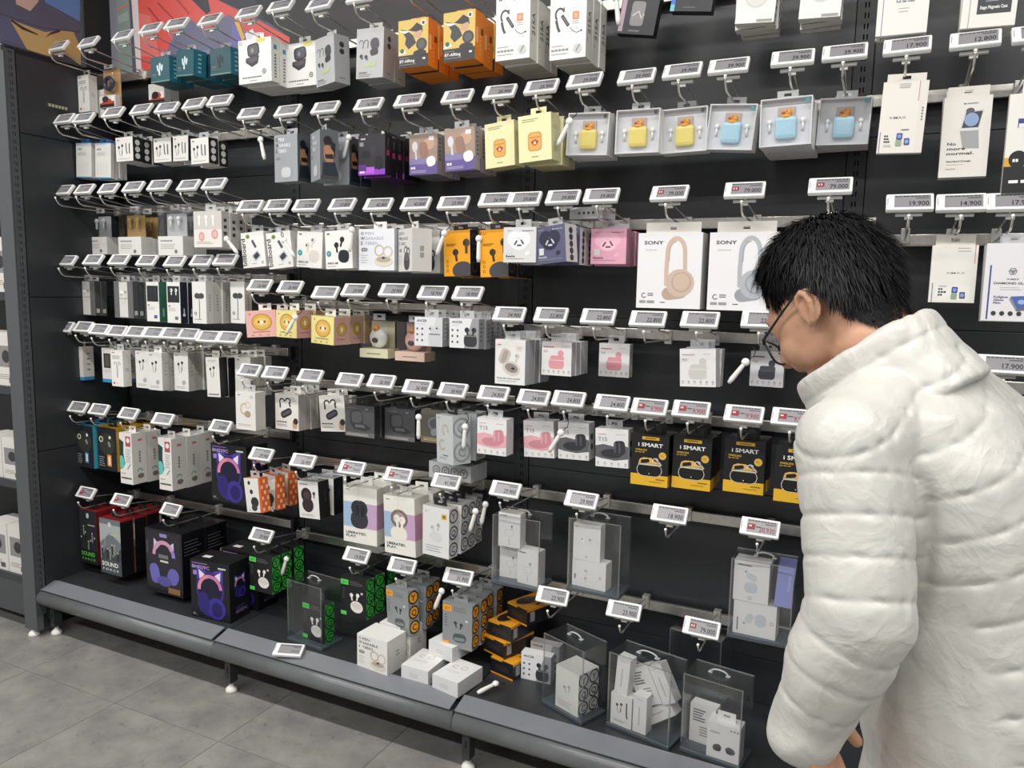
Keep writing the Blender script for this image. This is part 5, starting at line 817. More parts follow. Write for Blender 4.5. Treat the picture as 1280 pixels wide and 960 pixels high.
# ================================================================== hang the goods
# hook, kind, px rect of the front face of the nearest copy, number of copies, yaw deg, roll deg
ST = [
('A1',0,'earslim',96,95,113,139,1,0,0),('A1',1,'blister',120,76,143,128,1,0,0),('A1',1,'plainwhite',122,112,136,146,1,0,0,-.115),('A1',2,'blister_red',185,105,206,127,2,0,0),
('A1',3,'teal',189,71,211,102,2,0,0),('A1',4,'teal',218,62,244,95,3,-6,4),('A1',5,'tealdark',264,60,287,93,3,0,0),('A1',6,'whitecase',297,49,340,103,4,0,0),('B1',0,'whitecase',357,53,397,108,2,0,0),
('B1',1,'greyhook',396,45,422,105,1,-16,-2),('B1',2,'greyhook',445,35,478,98,2,0,2),('B1',3,'orange',498,24,535,84,3,0,0),('B1',4,'orange',554,14,594,76,3,0,0),
('C1',0,'headset',619,-8,663,76,4,0,0),('C1',1,'headset',688,-8,732,72,3,0,0),
('C1',2,'blackcase',772,-35,818,20,1,0,10),('C1',3,'blackwatch',838,-42,890,14,1,0,8),('C1',4,'circlebox',921,-26,967,27,4,0,4),('C1',5,'circlebox',1001,-33,1050,19,3,0,3),('D1',0,'film',1099,-60,1160,46,2,0,1),('D1',1,'stage',1205,-60,1270,36,3,0,2),
('A2',0,'bluecard',94,178,114,223,4,0,3),('A2',1,'bluecard',119,180,137,222,4,0,3),('A2',2,'wiredear',145,172,166,201,3,0,0),('A2',3,'wiredear',191,172,215,203,2,0,0),('A2',4,'wiredear',216,170,236,201,2,-8,2),('A2',5,'wiredear',240,174,260,203,2,-4,0),
('B2',1,'sport',344,170,372,225,1,-4,0),('B2',2,'sport',385,167,411,222,3,-34,0),('B2',3,'purpleblack',449,170,480,217,6,0,0),('B2',4,'lavender',513,170,545,216,4,0,0),('B2',5,'lavender',556,160,595,213,4,0,-2),('B2',6,'cream',609,154,645,207,1,-8,-3),
('C2',0,'cream',650,145,691,199,3,-4,-3),('C2',1,'duckyellow',706,140,760,195,2,0,3),('C2',2,'duckyellow',767,137,825,191,1,0,1),('C2',3,'duckyellow',827,135,884,190,1,0,-1),('C2',4,'duckblue',882,124,942,183,1,-3,5),('C2',5,'duckblue',951,124,1014,180,4,0,-1),('C2',6,'duckblue',1021,110,1088,170,4,0,2),
('A3',0,'clearpack',104,262,135,319,2,0,0),('A3',2,'clearpackb',146,264,177,319,2,0,0),('A3',4,'clearpack',197,262,228,319,2,0,0),('A3',6,'pinkear',241,265,278,308,4,0,0),
('B3',0,'billboard',304,290,331,334,2,4,-5),('B3',1,'billboard',337,290,364,335,1,6,-6),('B3',2,'airow',369,290,403,334,3,0,3),('B3',3,'airob',408,288,440,336,2,0,-2),('B3',4,'ows',448,286,493,338,3,0,0),('B3',5,'owsb',499,286,524,339,3,-34,0),('B3',6,'yellowblack',557,288,587,345,4,0,-2),('B3',7,'yellowblack',605,288,632,345,4,0,-2),
('C3',0,'beetle_w',629,284,670,328,4,0,0),('C3',1,'beetle_p',673,280,712,327,3,-14,-5),('C3',2,'beetle_k',738,286,783,330,3,0,0),('C3',3,'sony',795,290,877,387,1,0,0),('C3',4,'sonyg',887,290,969,389,1,0,0),('C3',5,'sonyg',1005,290,1089,390,1,0,0),
('A4',0,'greypack',98,352,118,393,2,0,0),('A4',2,'greypack',142,352,167,397,4,0,0),('A4',3,'greenear',183,352,199,402,2,0,0),('A4',4,'navyear',209,352,225,402,3,0,0),('A4',5,'cordear',240,350,258,403,4,0,0),('A4',6,'cordear',289,352,305,404,1,0,0),
('B4',0,'tinpink',308,388,343,421,2,12,-4),('B4',1,'tinyellow',346,388,373,422,2,-10,0),('B4',2,'tinyellow',388,393,420,427,3,-8,2),('B4',3,'clearduck_c',447,400,487,447,2,0,0),('B4',4,'clearduck_p',492,402,532,452,2,0,0),('B4',5,'ancerw',518,394,553,430,4,0,0),('B4',6,'ancerb',562,398,598,434,5,0,0),
('C4',0,'casebox',619,422,656,478,5,0,0),('C4',1,'t13p',676,427,715,470,4,0,0),('C4',2,'t13p',748,429,787,472,1,0,0),('C4',4,'t13w',850,433,898,482,2,-4,-3),('C4',5,'t13b',937,438,980,485,1,0,0),
('A5',0,'bluewin',88,432,105,476,1,0,0),('A5',2,'bluewin',128,434,143,476,3,0,0),('A5',3,'earslim',140,437,153,484,1,0,0),('A5',4,'wirebox',170,438,186,484,3,0,0),('A5',5,'wirebox',184,440,204,488,3,0,0),('A5',6,'wirebox',216,440,237,487,4,0,0),('A5',8,'wireboxk',259,447,275,496,3,0,-2),('A5',9,'wirebox',296,449,311,492,3,0,0),
('B5',0,'goldear',295,490,319,537,1,0,0),('B5',1,'earcase',344,493,373,537,5,0,0),('B5',2,'earcase',402,492,431,542,2,4,-4),('B5',3,'darkcase',431,507,468,546,4,0,0),('B5',4,'darkcase',481,511,518,551,3,0,0),('B5',5,'browncase',531,513,556,554,1,0,0),('B5',6,'qcyear',546,517,576,577,2,-26,-3),('B5',7,'t15p',597,521,632,565,1,0,0),
('C5',0,'t15p',655,524,694,571,1,0,-3),('C5',1,'t15b',699,528,736,573,1,0,-2),('C5',2,'t15b',746,533,785,582,1,0,-2),('C5',3,'ismart',788,544,836,607,2,0,0),('C5',4,'ismart',841,547,888,612,3,0,0),('C5',5,'ismart',905,549,955,618,2,0,0),('C5',6,'ismart',972,552,1020,625,2,0,0),
('A6',0,'bluebox',96,532,116,584,3,0,0),('A6',1,'yellowbox',122,535,146,588,3,0,0),('A6',2,'tealphone',150,540,165,602,2,0,0),('A6',3,'tealphone',199,545,214,610,3,0,0),('A6',4,'catphone',264,556,308,628,2,0,0),
('B6',0,'orangebud',308,592,330,634,3,-8,-8),('B6',1,'blackside',374,602,401,648,3,-4,-4),('B6',2,'liberated_k',429,607,471,678,3,0,0),('B6',3,'liberated_w',482,617,521,688,3,-6,-2),('B6',4,'qcywhite',529,632,562,693,5,-6,0),
('A7',0,'soundg',100,635,121,700,3,0,0),('A7',1,'soundforce',124,645,152,713,4,0,0),('A7',2,'catphone2',182,664,228,742,2,0,0),
('B7',0,'qcygreen',311,692,341,738,3,0,0),('B7',1,'qcygreen',426,720,458,768,3,0,0),('B7',2,'qcygrey',487,730,513,784,3,-14,-4),('B7',3,'qcygrey',553,755,590,810,4,0,0),
('D2',0,'kmax',1099,95,1155,184,1,0,2),('D2',1,'nomore',1176,120,1237,222,2,0,0),('D2',2,'gobox',1258,117,1322,240,1,0,0),('D3',1,'kmax2',1162,306,1221,379,1,0,0),('D3',2,'diamond',1230,304,1300,402,2,0,0)]
BACK = ['front', 'second', 'third', 'fourth', 'fifth', 'sixth']
FRONTY = {}
for key, i, kind, x0, y0, x1, y1, n, yaw, roll, *ov in ST:
    k = KIND[kind]; X = HOOKX[key][i]; c = ((x0+x1)/2, (y0+y1)/2)
    Yr = atX(c[0], c[1], X)[1]
    if X > -.5 and not -.29 < Yr < -.10: Yr = -.25
    Y = ov[0] if ov else min(-.10, max(-.285, Yr)); P = atY(c[0], c[1], Y); bay = BAYN[BI[key[0]]]
    zc = min(P[2], HOOKZ[key][i]-.0145-k['h']/2-abs(math.sin(math.radians(roll)))*k['w']*.5); pitch = k['d']+{'qcygreen': .022, 'orangebud': .03, 'qcygrey': .008, 'qcywhite': .008, 'blackside': .012}.get(kind, .003); turn = .5*k['w']*abs(math.sin(math.radians(yaw)))*1.0
    for j in range(n):
        yf = Y+j*pitch+(turn if j else 0)
        if yf+k['d'] > -.040: break
        jr = math.radians
        loc = (P[0]+(random.uniform(-.004, .004) if j else 0), yf+k['d']/2, zc-k['h']/2-(.004*random.random() if j else 0))
        where = '%s hook, %s, %s' % (NUM[i], rown(key), bay)
        lab = '%s, %s on %s' % (k['desc'], BACK[j], where) if n > 1 else '%s on %s' % (k['desc'], where)
        inst(kind, loc, (0, jr(roll if j == 0 else random.uniform(-1, 1)), jr(yaw if j == 0 else random.uniform(-1.2, 1.2)+{'qcygreen': -10, 'orangebud': -12}.get(kind, 0))), lab, 'goods hanging on the peg hooks')
    FRONTY[(key, i)] = Y
# ---- safe boxes hanging on the third bay's sixth row
def at_front(kind, px, py, Y, label, yaw=0, roll=0, group=None, bottom=False, dz=0):
    """front-face centre (or bottom centre) seen at a pixel, at depth Y"""
    k = KIND[kind]; P = atY(px, py, Y); z = P[2]-(0 if bottom else k['h']/2); return inst(kind, (P[0], Y+k['d']/2, z+dz), (0, math.radians(roll), math.radians(yaw)), label, group)
for (x, yb, Y, lab) in ((643, 735, -.245, 'clear acrylic anti-theft box with three white boxes, hanging in third bay'), (740, 744, -.245, 'clear acrylic anti-theft box with two white boxes, hanging in third bay'), (947, 804, -.245, 'clear acrylic anti-theft box with lilac-edged boxes, hanging beside white jacket')):
    o = at_front('safebox', x, yb, Y, lab, bottom=True, group='clear anti-theft boxes'); zb = o.location.z+.0102; xb = o.location.x; yb_ = o.location.y
    g = 'boxes inside the anti-theft boxes'
    if x == 643:
        inst('podbox', (xb-.034, yb_+.012, zb), (0, 0, .05), 'small white box at lower left inside first hanging anti-theft box', g); inst('podbox', (xb+.034, yb_-.01, zb), (0, 0, -.12), 'small white box at lower right inside first hanging anti-theft box', g); inst('podbox', (xb-.028, yb_-.012, zb+.1005), (0, 0, .03), 'small white box on top inside first hanging anti-theft box', g)
    elif x == 740:
        inst('prowide', (xb-.016, yb_-.01, zb), (0, 0, -.08), 'white box lying on its side in second hanging anti-theft box', g); inst('probox', (xb-.026, yb_-.012, zb+.0765), (0, 0, -.03), 'white box standing on top in second hanging anti-theft box', g)
    else:
        inst('podgrey', (xb-.024, yb_-.012, zb+.0865), (0, 0, -.05), 'white box standing on top in anti-theft box beside white jacket', g); inst('bluebook', (xb+.049, yb_+.004, zb+.0865), (0, math.radians(3), .04), 'periwinkle blue box standing in anti-theft box beside white jacket', g)
        q = inst('podgrey', (xb+.04, yb_-.014, zb+.0430), (0, math.radians(-90), -.04), 'white box turned on its side in anti-theft box beside white jacket', g)
# ---- goods standing on the base shelf
def on_deck(kind, px, py, yaw, label, z=DECK, group='goods standing on the base shelf', roll=0, pitch=0, dz=0.0005):
    """front bottom right corner seen at a pixel"""
    k = KIND[kind]; B = atZ(px, py, z); a = math.radians(yaw); w, d = k['w'], k['d']; ex = np.array([math.cos(a), math.sin(a)]); ey = np.array([-math.sin(a), math.cos(a)])
    c = B[:2]-ex*w/2+ey*d/2; return inst(kind, (c[0], c[1], z+dz), (math.radians(pitch), math.radians(roll), a), label, group, notab=(kind not in ('sonysmall',)))
cat1 = on_deck('catphone', 288, 780, 5, 'black box with purple cat-ear headphones standing on base shelf, front')
inst('catphone', (cat1.location.x+.012, cat1.location.y+.125, DECK+.0005), (0, 0, .03), 'black box with purple cat-ear headphones standing behind another on base shelf', 'goods standing on the base shelf', True)
s1 = on_deck('safebox', 402, 815, -5, 'clear acrylic anti-theft box holding a black and green box', group='clear anti-theft boxes')
inst('qcygreen', (s1.location.x+.018, s1.location.y-.004, DECK+.0108), (0, 0, -.1), 'black earbud box with green ringed side inside anti-theft box', 'goods standing on the base shelf', True)
ow = on_deck('owsbig', 484, 846, -4, 'white open-ear earbud box standing on base shelf, front')
inst('owsbig', (ow.location.x+.012, ow.location.y+.098, DECK+.0005), (0, 0, -.02), 'white open-ear earbud box standing behind another on base shelf', 'goods standing on the base shelf', True)
f1 = on_deck('flatear', 535, 858, 0, 'white flat ear-cuff box on base shelf, left of the pile')
f3 = on_deck('flatear', 572, 873, -8, 'white flat ear-cuff box on base shelf, nearest the front edge')
inst('flatear', (f1.location.x+.045, f1.location.y+.085, DECK+.0450), (0, 0, math.radians(-10)), 'white flat ear-cuff box resting on top of the pile', 'goods standing on the base shelf')
o = inst('dongle', tuple(atZ(597, 866, DECK+.014)), (math.radians(-84), 0, math.radians(-25)), 'white security tag stick lying on base shelf beside flat boxes', 'security tags')
yb = [on_deck('ylflat', 641, 852, -14, 'amber and black box lying lowest in the pile on base shelf', dz=.0005)]
for j, (dx, dy, r, t) in enumerate(((-.03, .015, -20, 'second from bottom'), (-.022, .02, -12, 'third from bottom'), (.03, .05, -22, 'topmost'))):
    inst('ylflat', (yb[0].location.x+dx, yb[0].location.y+dy, DECK+.001+.0508*(j+1) if j < 2 else DECK+.001+.0508*3), (0, 0, math.radians(r)), 'amber and black box lying %s in the pile on base shelf' % t, 'goods standing on the base shelf')
on_deck('ancerb', 688, 856, 3, 'white and grey box of black earbuds standing on base shelf, front')
on_deck('ancerb', 698, 842, 0, 'white and grey box of black earbuds standing behind another on base shelf')
s2 = on_deck('safebox', 727, 908, -22, 'clear acrylic anti-theft box with two ringed white boxes on base shelf', group='clear anti-theft boxes')
def within(s, kind, dx, dy, dz, rot, lab):
    a = s.rotation_euler.z; ex = Vector((math.cos(a), math.sin(a), 0)); ey = Vector((-math.sin(a), math.cos(a), 0)); p = s.location+ex*dx+ey*dy+Vector((0, 0, dz)); r = list(rot); r[2] += a
    return inst(kind, tuple(p), r, lab, 'boxes inside the anti-theft boxes')
for j, t in enumerate(('nearer the front', 'nearer the back')): within(s2, 'qcysmall', .012, -.0205+.041*j, .0106, (0, 0, 0), 'ringed white earbud box %s in turned anti-theft box' % t)
s3 = on_deck('safebox', 836, 940, -12, 'clear acrylic anti-theft box with jumbled little white boxes on base shelf', group='clear anti-theft boxes')
s3.scale.x = 1.2; s3.location.x -= .016; s3.location.y += .004
within(s3, 'smallear', -.050, -.024, .0106, (0, 0, .0), 'little white earphone box at lower left in jumbled anti-theft box')
within(s3, 'smallplain', .002, -.022, .0106, (0, 0, .03), 'little plain white box standing in middle of jumbled anti-theft box')
within(s3, 'smallplain', -.055, -.022, .0965, (0, math.radians(4), 0), 'little plain white box standing upper left in jumbled anti-theft box')
within(s3, 'smallback', .020, .010, .0780, (0, math.radians(-28), 0), 'little white box leaning with printed back in jumbled anti-theft box')
within(s3, 'smallplain', .0690, .010, .1000, (0, math.radians(-28), 0), 'little plain white box leaning at right in jumbled anti-theft box')
within(s3, 'smallplain', -.004, .014, .0280, (0, math.radians(52), 0), 'little plain white box lying aslant at bottom of jumbled anti-theft box')
s4 = on_deck('safebox', 924, 966, -8, 'clear acrylic anti-theft box on base shelf, nearest the white jacket', group='clear anti-theft boxes')
within(s4, 'sonysmall', .030, -.018, .0106, (0, 0, .05), 'white box picturing dark earbuds in anti-theft box nearest white jacket')
within(s4, 'smallback', -.035, .014, .0106, (0, 0, 0), 'little white box at back left in anti-theft box nearest white jacket')
s5 = on_deck('safebox', 898, 893, -8, 'clear acrylic anti-theft box standing behind the others, empty', group='clear anti-theft boxes')
# ---- things lying across the hooks
at_front('qcylying', 563, 590, -.2, 'silver box with ringed letters lying on rail under hanging boxes', yaw=-4)
at_front('beetletop', 735, 266, -.2, 'white dotted box lying across the hooks above square boxes', yaw=-10)
# ---- security tags dangling from goods
for x, y, Y, roll, pos in ((334, 186, -.24, -14, 'beside first grey runner-photo box'), (432, 184, -.2, 20, 'on second grey runner-photo box'), (466, 176, -.2, 40, 'on first black and purple box'), (700, 165, -.27, 28, 'between cream and yellow duck boxes'), (300, 303, -.28, -45, 'on first box with bold vertical lettering'), (371, 307, -.28, -38, 'on white boxed white earbuds'), (440, 300, -.28, 8, 'beside boxed black earbuds'), (549, 303, -.24, 22, 'beside amber and black boxes'), (601, 312, -.24, 0, 'between the two amber hooks'),
        (361, 403, -.3, 35, 'between pink and yellow tin boxes'), (913, 460, -.24, 35, 'beside small white case box'), (689, 548, -.26, 30, 'on first pink-sweep box'), (526, 533, -.26, 0, 'beside brown-grey box'), (582, 545, -.25, 4, 'beside silver ear-cuff box'), (776, 14, -.27, -8, 'below rail at top of third bay'), (590, 648, -.24, 16, 'front of the white ringed boxes'), (604, 640, -.2, 12, 'back of the white ringed boxes'), (345, 625, -.2, -60, 'among orange checked boxes'), (546, 745, -.24, 22, 'on first grey and orange box'), (355, 705, -.2, 20, 'on black and green boxes')):
    P = atY(x, y, Y); inst('dongle', (P[0], P[1]-.012, P[2]-.035), (0, math.radians(roll), 0), 'white security tag stick '+pos, 'security tags')
# ================================================================== neighbouring shelf unit on the far left
sh = tag(obj('side_shelf_unit', None, None, (-3.25, -.2, 0)), 'dark grey shelf unit beyond the left end post', 'shelf')
for z in (.215, .59, .95, 1.3, 1.66): b = MB(); b.box((-.47, -.2, z-.03), (.47, .2, z), mat('#3c3e42', .45)); obj('shelf_board', b.mesh('shelf_board'), sh)
b = MB(); b.box((-.47, .195, .05), (.47, .205, 2.1), BLACKM); obj('back_panel', b.mesh('back_panel'), sh)
b = MB(); b.box((-.47, -.2, .06), (.47, -.19, .185), mat('#4b4d50', .5)); obj('kick_plate', b.mesh('kick_plate'), sh)
for z, h, lab in ((.215, .19, 'lowest'), (.59, .16, 'second'), (.95, .2, 'third'), (1.3, .2, 'fourth'), (1.66, .22, 'fifth')):
    for j in range(2):
        nm = 'white boxed accessory on %s shelf beyond end post, %s' % (lab, 'nearer' if j else 'farther')
        b = MB(); b.box((-.06, -.05, 0), (.06, .05, h), mat('#dcd9d3', .45)); o = tag(obj('accessory_carton', b.mesh('accessory_carton'), None, (-2.855-.125*(1-j), -.34, z+.0005)), nm, 'box', 'boxes on the unit beyond the end post')
        a = Art(.12, h, front_put(.12, h, .1)); a.R(.1, .35, .9, .75, '#8d8a8c'); a.E(.5, .55, .2, .12, '#3a393c'); a.lines(.1, .2, .6, 3, '#8d8a88'); a.R(.6, .06, .85, .16, '#5a5a58'); obj('front_print', a.mesh('front_print'), o)
# ================================================================== the shopper
def nrm(v): v = np.array(v, float); return v/np.linalg.norm(v)
RH = np.array([math.cos(YAW), math.sin(YAW), 0]); WH = np.array([-math.sin(YAW), math.cos(YAW), 0]); UZ = np.array([0, 0, 1.])
def heading(deg): a = math.radians(deg); f = -math.cos(a)*RH+math.sin(a)*WH; return f, np.cross(UZ, f)      # facing, left
F_, L_ = heading(40)
NECK = atD(1128, 452, 1.06); HIP = atD(1262, 905, 1.04)
SHL = atD(1066, 560, .925); off = SHL-NECK; SHR = SHL-2*np.dot(off, L_)*L_
ELB = atD(1076, 770, .885); WRI = atD(1016, 888, .93)
Fh, Lh = heading(59); PT = math.radians(33)
fh = math.cos(PT)*Fh-math.sin(PT)*UZ; uh = math.sin(PT)*Fh+math.cos(PT)*UZ; lh = Lh
TI = math.radians(2); lh, uh = math.cos(TI)*lh+math.sin(TI)*uh, -math.sin(TI)*lh+math.cos(TI)*uh
HC = atD(1007, 386, 1.04)
HC = HC-.077*lh+.010*fh+.012*uh                       # pixel marks the ear side; the head centre lies inside
HS = .94
def hp(x, y, z): return HC+HS*(x*lh+y*fh+z*uh)
class Lump:
    """closed solids that get fused into one skin by a voxel remesh"""
    def __init__(s): s.b = MB(); s.m = mat('#888888')
    def ell(s, c, rad, ax=None, n=20, m=14):
        ax = ax or ((1, 0, 0), (0, 1, 0), (0, 0, 1)); ax = [np.array(a, float) for a in ax]; vs = []; fs = []
        vs.append(np.array(c)+ax[2]*rad[2])
        for i in range(1, m):
            t = math.pi*i/m
            for k in range(n): a = 2*math.pi*k/n; vs.append(np.array(c)+ax[0]*rad[0]*math.sin(t)*math.cos(a)+ax[1]*rad[1]*math.sin(t)*math.sin(a)+ax[2]*rad[2]*math.cos(t))
        vs.append(np.array(c)-ax[2]*rad[2]); N = len(vs)-1
        for k in range(n): fs.append((0, 1+k, 1+(k+1) % n)); fs.append((N, N-n+(k+1) % n, N-n+k))
        for i in range(m-2):
            for k in range(n): a = 1+i*n+k; b_ = 1+i*n+(k+1) % n; fs.append((a, a+n, b_+n, b_))
        s.b.add(vs, fs, s.m)
    def limb(s, pts, rs, n=18):
        """capsule-like tube with round ends"""
        s.b.tube(pts, list(rs), s.m, n)
        for p, r in ((pts[0], rs[0]), (pts[-1], rs[-1])): s.ell(p, (r*.99,)*3, n=n, m=10)
        for p, r in zip(pts[1:-1], rs[1:-1]): s.ell(p, (r*.995,)*3, n=n, m=10)
    def loft(s, rings, n=32):
        """rings: (centre, axis1*r1, axis2*r2), superellipse-ish"""
        vs = []; fs = []
        for c, a1, a2 in rings:
            for k in range(n):
                t = 2*math.pi*k/n; ct, st = math.cos(t), math.sin(t); e = .86
                vs.append(np.array(c)+np.array(a1)*math.copysign(abs(ct)**e, ct)+np.array(a2)*math.copysign(abs(st)**e, st))
        R = len(rings)
        for i in range(R-1):
            for k in range(n): fs.append((i*n+k, i*n+(k+1) % n, (i+1)*n+(k+1) % n, (i+1)*n+k))
        fs.append(tuple(range(n-1, -1, -1))); fs.append(tuple((R-1)*n+k for k in range(n))); s.b.add(vs, fs, s.m)
    def fuse(s, name, voxel, smooth=4):
        me = s.b.mesh(name+'_raw'); bm = bmesh.new(); bm.from_mesh(me); bmesh.ops.recalc_face_normals(bm, faces=bm.faces[:]); bm.to_mesh(me); bm.free()
        o = bpy.data.objects.new('raw', me); COL.objects.link(o)
        r = o.modifiers.new('r', 'REMESH'); r.mode = 'VOXEL'; r.voxel_size = voxel
        if smooth: q = o.modifiers.new('s', 'SMOOTH'); q.factor = .5; q.iterations = smooth
        out = bpy.data.meshes.new_from_object(o.evaluated_get(bpy.context.evaluated_depsgraph_get())); bpy.data.objects.remove(o); bpy.data.meshes.remove(me)
        out.name = name; out.materials.clear(); out.polygons.foreach_set('use_smooth', [True]*len(out.polygons)); return out
def verts(me): v = np.empty(len(me.vertices)*3); me.vertices.foreach_get('co', v); n = np.empty(len(me.vertices)*3); me.vertices.foreach_get('normal', n); return v.reshape(-1, 3), n.reshape(-1, 3)
def setv(me, v): me.vertices.foreach_set('co', np.ascontiguousarray(v).ravel()); me.update()
def pnoise(p, f, seed):
    """cheap smooth noise from a few rotated sines"""
    rs = np.random.RandomState(seed); o = np.zeros(len(p))
    for i in range(7): d = rs.normal(size=3); d /= np.linalg.norm(d); o += np.sin((p@d)*f*(.6+.9*rs.rand())+rs.rand()*6.28+1.7*np.sin((p@rs.normal(size=3))*f*.35))
    return o/7
SKIN = mat('#bd9075', .5, 0, .4, noise=.05, scale=60)
# --- body: head, neck, trunk, arms, hands, legs in one skin
G = Lump()
G.ell(hp(0, -.006, .036), (.071, .092, .086), (lh, fh, uh)); G.ell(hp(0, .036, -.020), (.059, .058, .068), (lh, fh, uh)); G.ell(hp(0, .052, -.090), (.032, .032, .026), (lh, fh, uh)); G.ell(hp(0, .02, -.062), (.050, .05, .034), (lh, fh, uh))
for q in (-1, 1): G.ell(hp(q*.050, .030, .004), (.020, .048, .045), (lh, fh, uh))
for q in (-1, 1): G.ell(hp(q*.036, .050, -.036), (.027, .034, .036), (lh, fh, uh)); G.ell(hp(q*.046, .026, -.022), (.019, .046, .040), (lh, fh, uh)); G.ell(hp(q*.043, .022, -.050), (.017, .040, .032), (lh, fh, uh))
G.ell(hp(0, .080, .020), (.052, .018, .012), (lh, fh, uh)); G.limb([hp(0, .094, .008), hp(0, .108, -.018), hp(0, .112, -.034)], [.008, .011, .013], 12)
for q in (-1, 1): G.ell(hp(q*.012, .104, -.037), (.008, .01, .008), (lh, fh, uh), 10, 8)
G.ell(hp(0, .092, -.050), (.024, .009, .005), (lh, fh, uh), 12, 8); G.ell(hp(0, .090, -.058), (.021, .009, .006), (lh, fh, uh), 12, 8)
nb = NECK-.02*F_-.02*UZ
G.limb([hp(0, -.030, -.030), hp(0, -.034, -.085), nb], [.058, .057, .062], 20)
CH = NECK+(HIP-NECK)*.33; G.loft([(HIP-.06*UZ, L_*.15, F_*.11), (HIP+.05*UZ, L_*.15, F_*.10), (CH, L_*.155, F_*.105), (NECK-.05*UZ, L_*.14, F_*.08), (NECK-.01*UZ, L_*.06, F_*.055)], 24)
ELR = ELB-2*np.dot(ELB-NECK, L_)*L_+.03*F_; WRR = WRI-2*np.dot(WRI-NECK, L_)*L_+.06*F_+.05*UZ
def hand(wr, el, side, curl):
    """palm, four bent fingers of unequal length and a thumb leaving the side of the palm"""
    d = nrm(wr-el); d2 = nrm(-UZ*.9-F_*.22-side*L_*.10); inw = nrm(-F_-d2*np.dot(-F_, d2)); fw = nrm(np.cross(d2, inw)); fw = fw if np.dot(fw, -side*L_) > 0 else -fw
    pc = wr+d2*.045
    G.limb([wr-d*.04, wr, wr+d*.012], [.026, .024, .024], 14); G.ell(pc, (.040, .013, .048), (fw, inw, d2)); 
    for k, (o, ln) in enumerate(((.030, .070), (.011, .078), (-.009, .073), (-.028, .058))):
        p0 = pc+fw*o+d2*.032; t = d2; pts = [p0]; q = p0
        for j, s in enumerate((.42, .33, .25)):
            ang = curl*(j+.6); t = nrm(math.cos(ang)*d2+math.sin(ang)*inw); q = q+t*ln*s; pts.append(q)
        G.limb(pts, [.0092, .0088, .0080, .0068], 10)
    t0 = pc+fw*.034-d2*.022; G.limb([t0, t0+fw*.022+d2*.022+inw*.008, t0+fw*.030+d2*.050+inw*.018], [.013, .0105, .0085], 10)
for S_, E_, W_, sd in ((SHL, ELB, WRI, 1), (SHR, ELR, WRR, -1)): G.limb([S_, S_+(E_-S_)*.5, E_], [.050, .046, .040], 16); G.limb([E_, E_+(W_-E_)*.4, W_], [.040, .040, .026], 16); hand(W_, E_, sd, .32)
FT = []
for q in (1, -1):
    h = HIP+L_*.085*q-.06*UZ; kn = h*np.array([1, 1, 0])+L_*.02*q+F_*.06+UZ*.42; an = h*np.array([1, 1, 0])+L_*.035*q-F_*.03+UZ*.08; FT.append((h, kn, an))
    G.limb([h, kn], [.085, .058], 18); G.limb([kn, kn+(an-kn)*.35-F_*.012, an], [.056, .055, .036], 18)
bod = G.fuse('person', .0034, 9); bod.materials.append(SKIN)
person = obj('person', bod); tag(person, 'person in white quilted puffer jacket and glasses looking down at shelves', 'person')
for q in (-1, 1):
    b = MB(); b.ball((0, 0, 0), .0115, mat('#efece6', .2), 14, 10); e = obj('eye', b.mesh('eye'), person, hp(q*.031, .0755, -.002))
    b = MB(); b.ball((0, 0, 0), .0052, mat('#2a1a12', .2), 10, 8); obj('iris', b.mesh('iris'), e, .0075*fh-.002*uh)
def ear(q):
    g = Lump(); ea = (lh*q, fh, uh); E0 = lambda a, y, z: hp(q*(.0725+a*.75), -.010+y*.70, -.012+z*.70)
    rim = [E0(.004, .012, -.004), E0(.010, .014, .014), E0(.014, .006, .029), E0(.017, -.008, .032), E0(.019, -.018, .022), E0(.018, -.021, .004), E0(.014, -.015, -.014), E0(.008, -.004, -.028), E0(.003, .006, -.030)]
    g.limb(rim, [.0042, .0046, .0048, .005, .005, .0048, .0046, .006, .006], 10); g.ell(E0(.007, -.006, .004), (.005, .019, .026), (nrm(lh*q*.9+fh*.35), fh, uh), 14, 10); g.limb([E0(.012, -.010, .014), E0(.013, -.011, .0), E0(.009, -.004, -.012)], [.0036, .004, .004], 8); g.ell(E0(.005, .008, -.006), (.005, .005, .007), ea, 10, 8)
    me = g.fuse('ear', .0016, 4); me.materials.append(SKIN); return obj('ear', me, person)
ear(1); ear(-1)
# --- hair: scalp cap plus combed strands
HAIR = mat('#151416', .6, 0, .35, noise=.25, scale=200)
def scalp(th, ph, k=1.0): return np.array([.0745*k*math.sin(th)*math.cos(ph), -.004+.0935*k*math.sin(th)*math.sin(ph), .036+.0915*k*math.cos(th)])
def hair_line(x, y):
    """lowest z of hair at head-local x,y"""
    if y > .055: return .062
    if y > .030: return .062-.085*(.055-y)/.025 if y > .036 else -.004+.03*(.036-y)/.006
    if y > -.026: return .026
    return max(-.085, .026-(-.026-y)*3.4)
b = MB(); nt_, np_ = 46, 72; vid = {}; vs = []; fs = []
for i in range(nt_+1):
    for k in range(np_):
        p = scalp(math.pi*i/nt_, 2*math.pi*k/np_, 1.045); hl = hair_line(p[0], p[1]); fade = min(1, max(0, (p[2]-hl)/.05)); p = scalp(math.pi*i/nt_, 2*math.pi*k/np_, 1.004+.075*fade**.8+.012*fade*math.sin(9*k+i)*.3); vs.append((hp(*p), p[2] > hl-.002))
for i in range(nt_):
    for k in range(np_):
        q = (i*np_+k, (i+1)*np_+k, (i+1)*np_+(k+1) % np_, i*np_+(k+1) % np_)
        if all(vs[j][1] for j in q): fs.append(q)
b.add([v[0] for v in vs], fs, HAIR, True); hairo = obj('hair', b.mesh('hair'), person); hairo['label'] = 'short black hair'
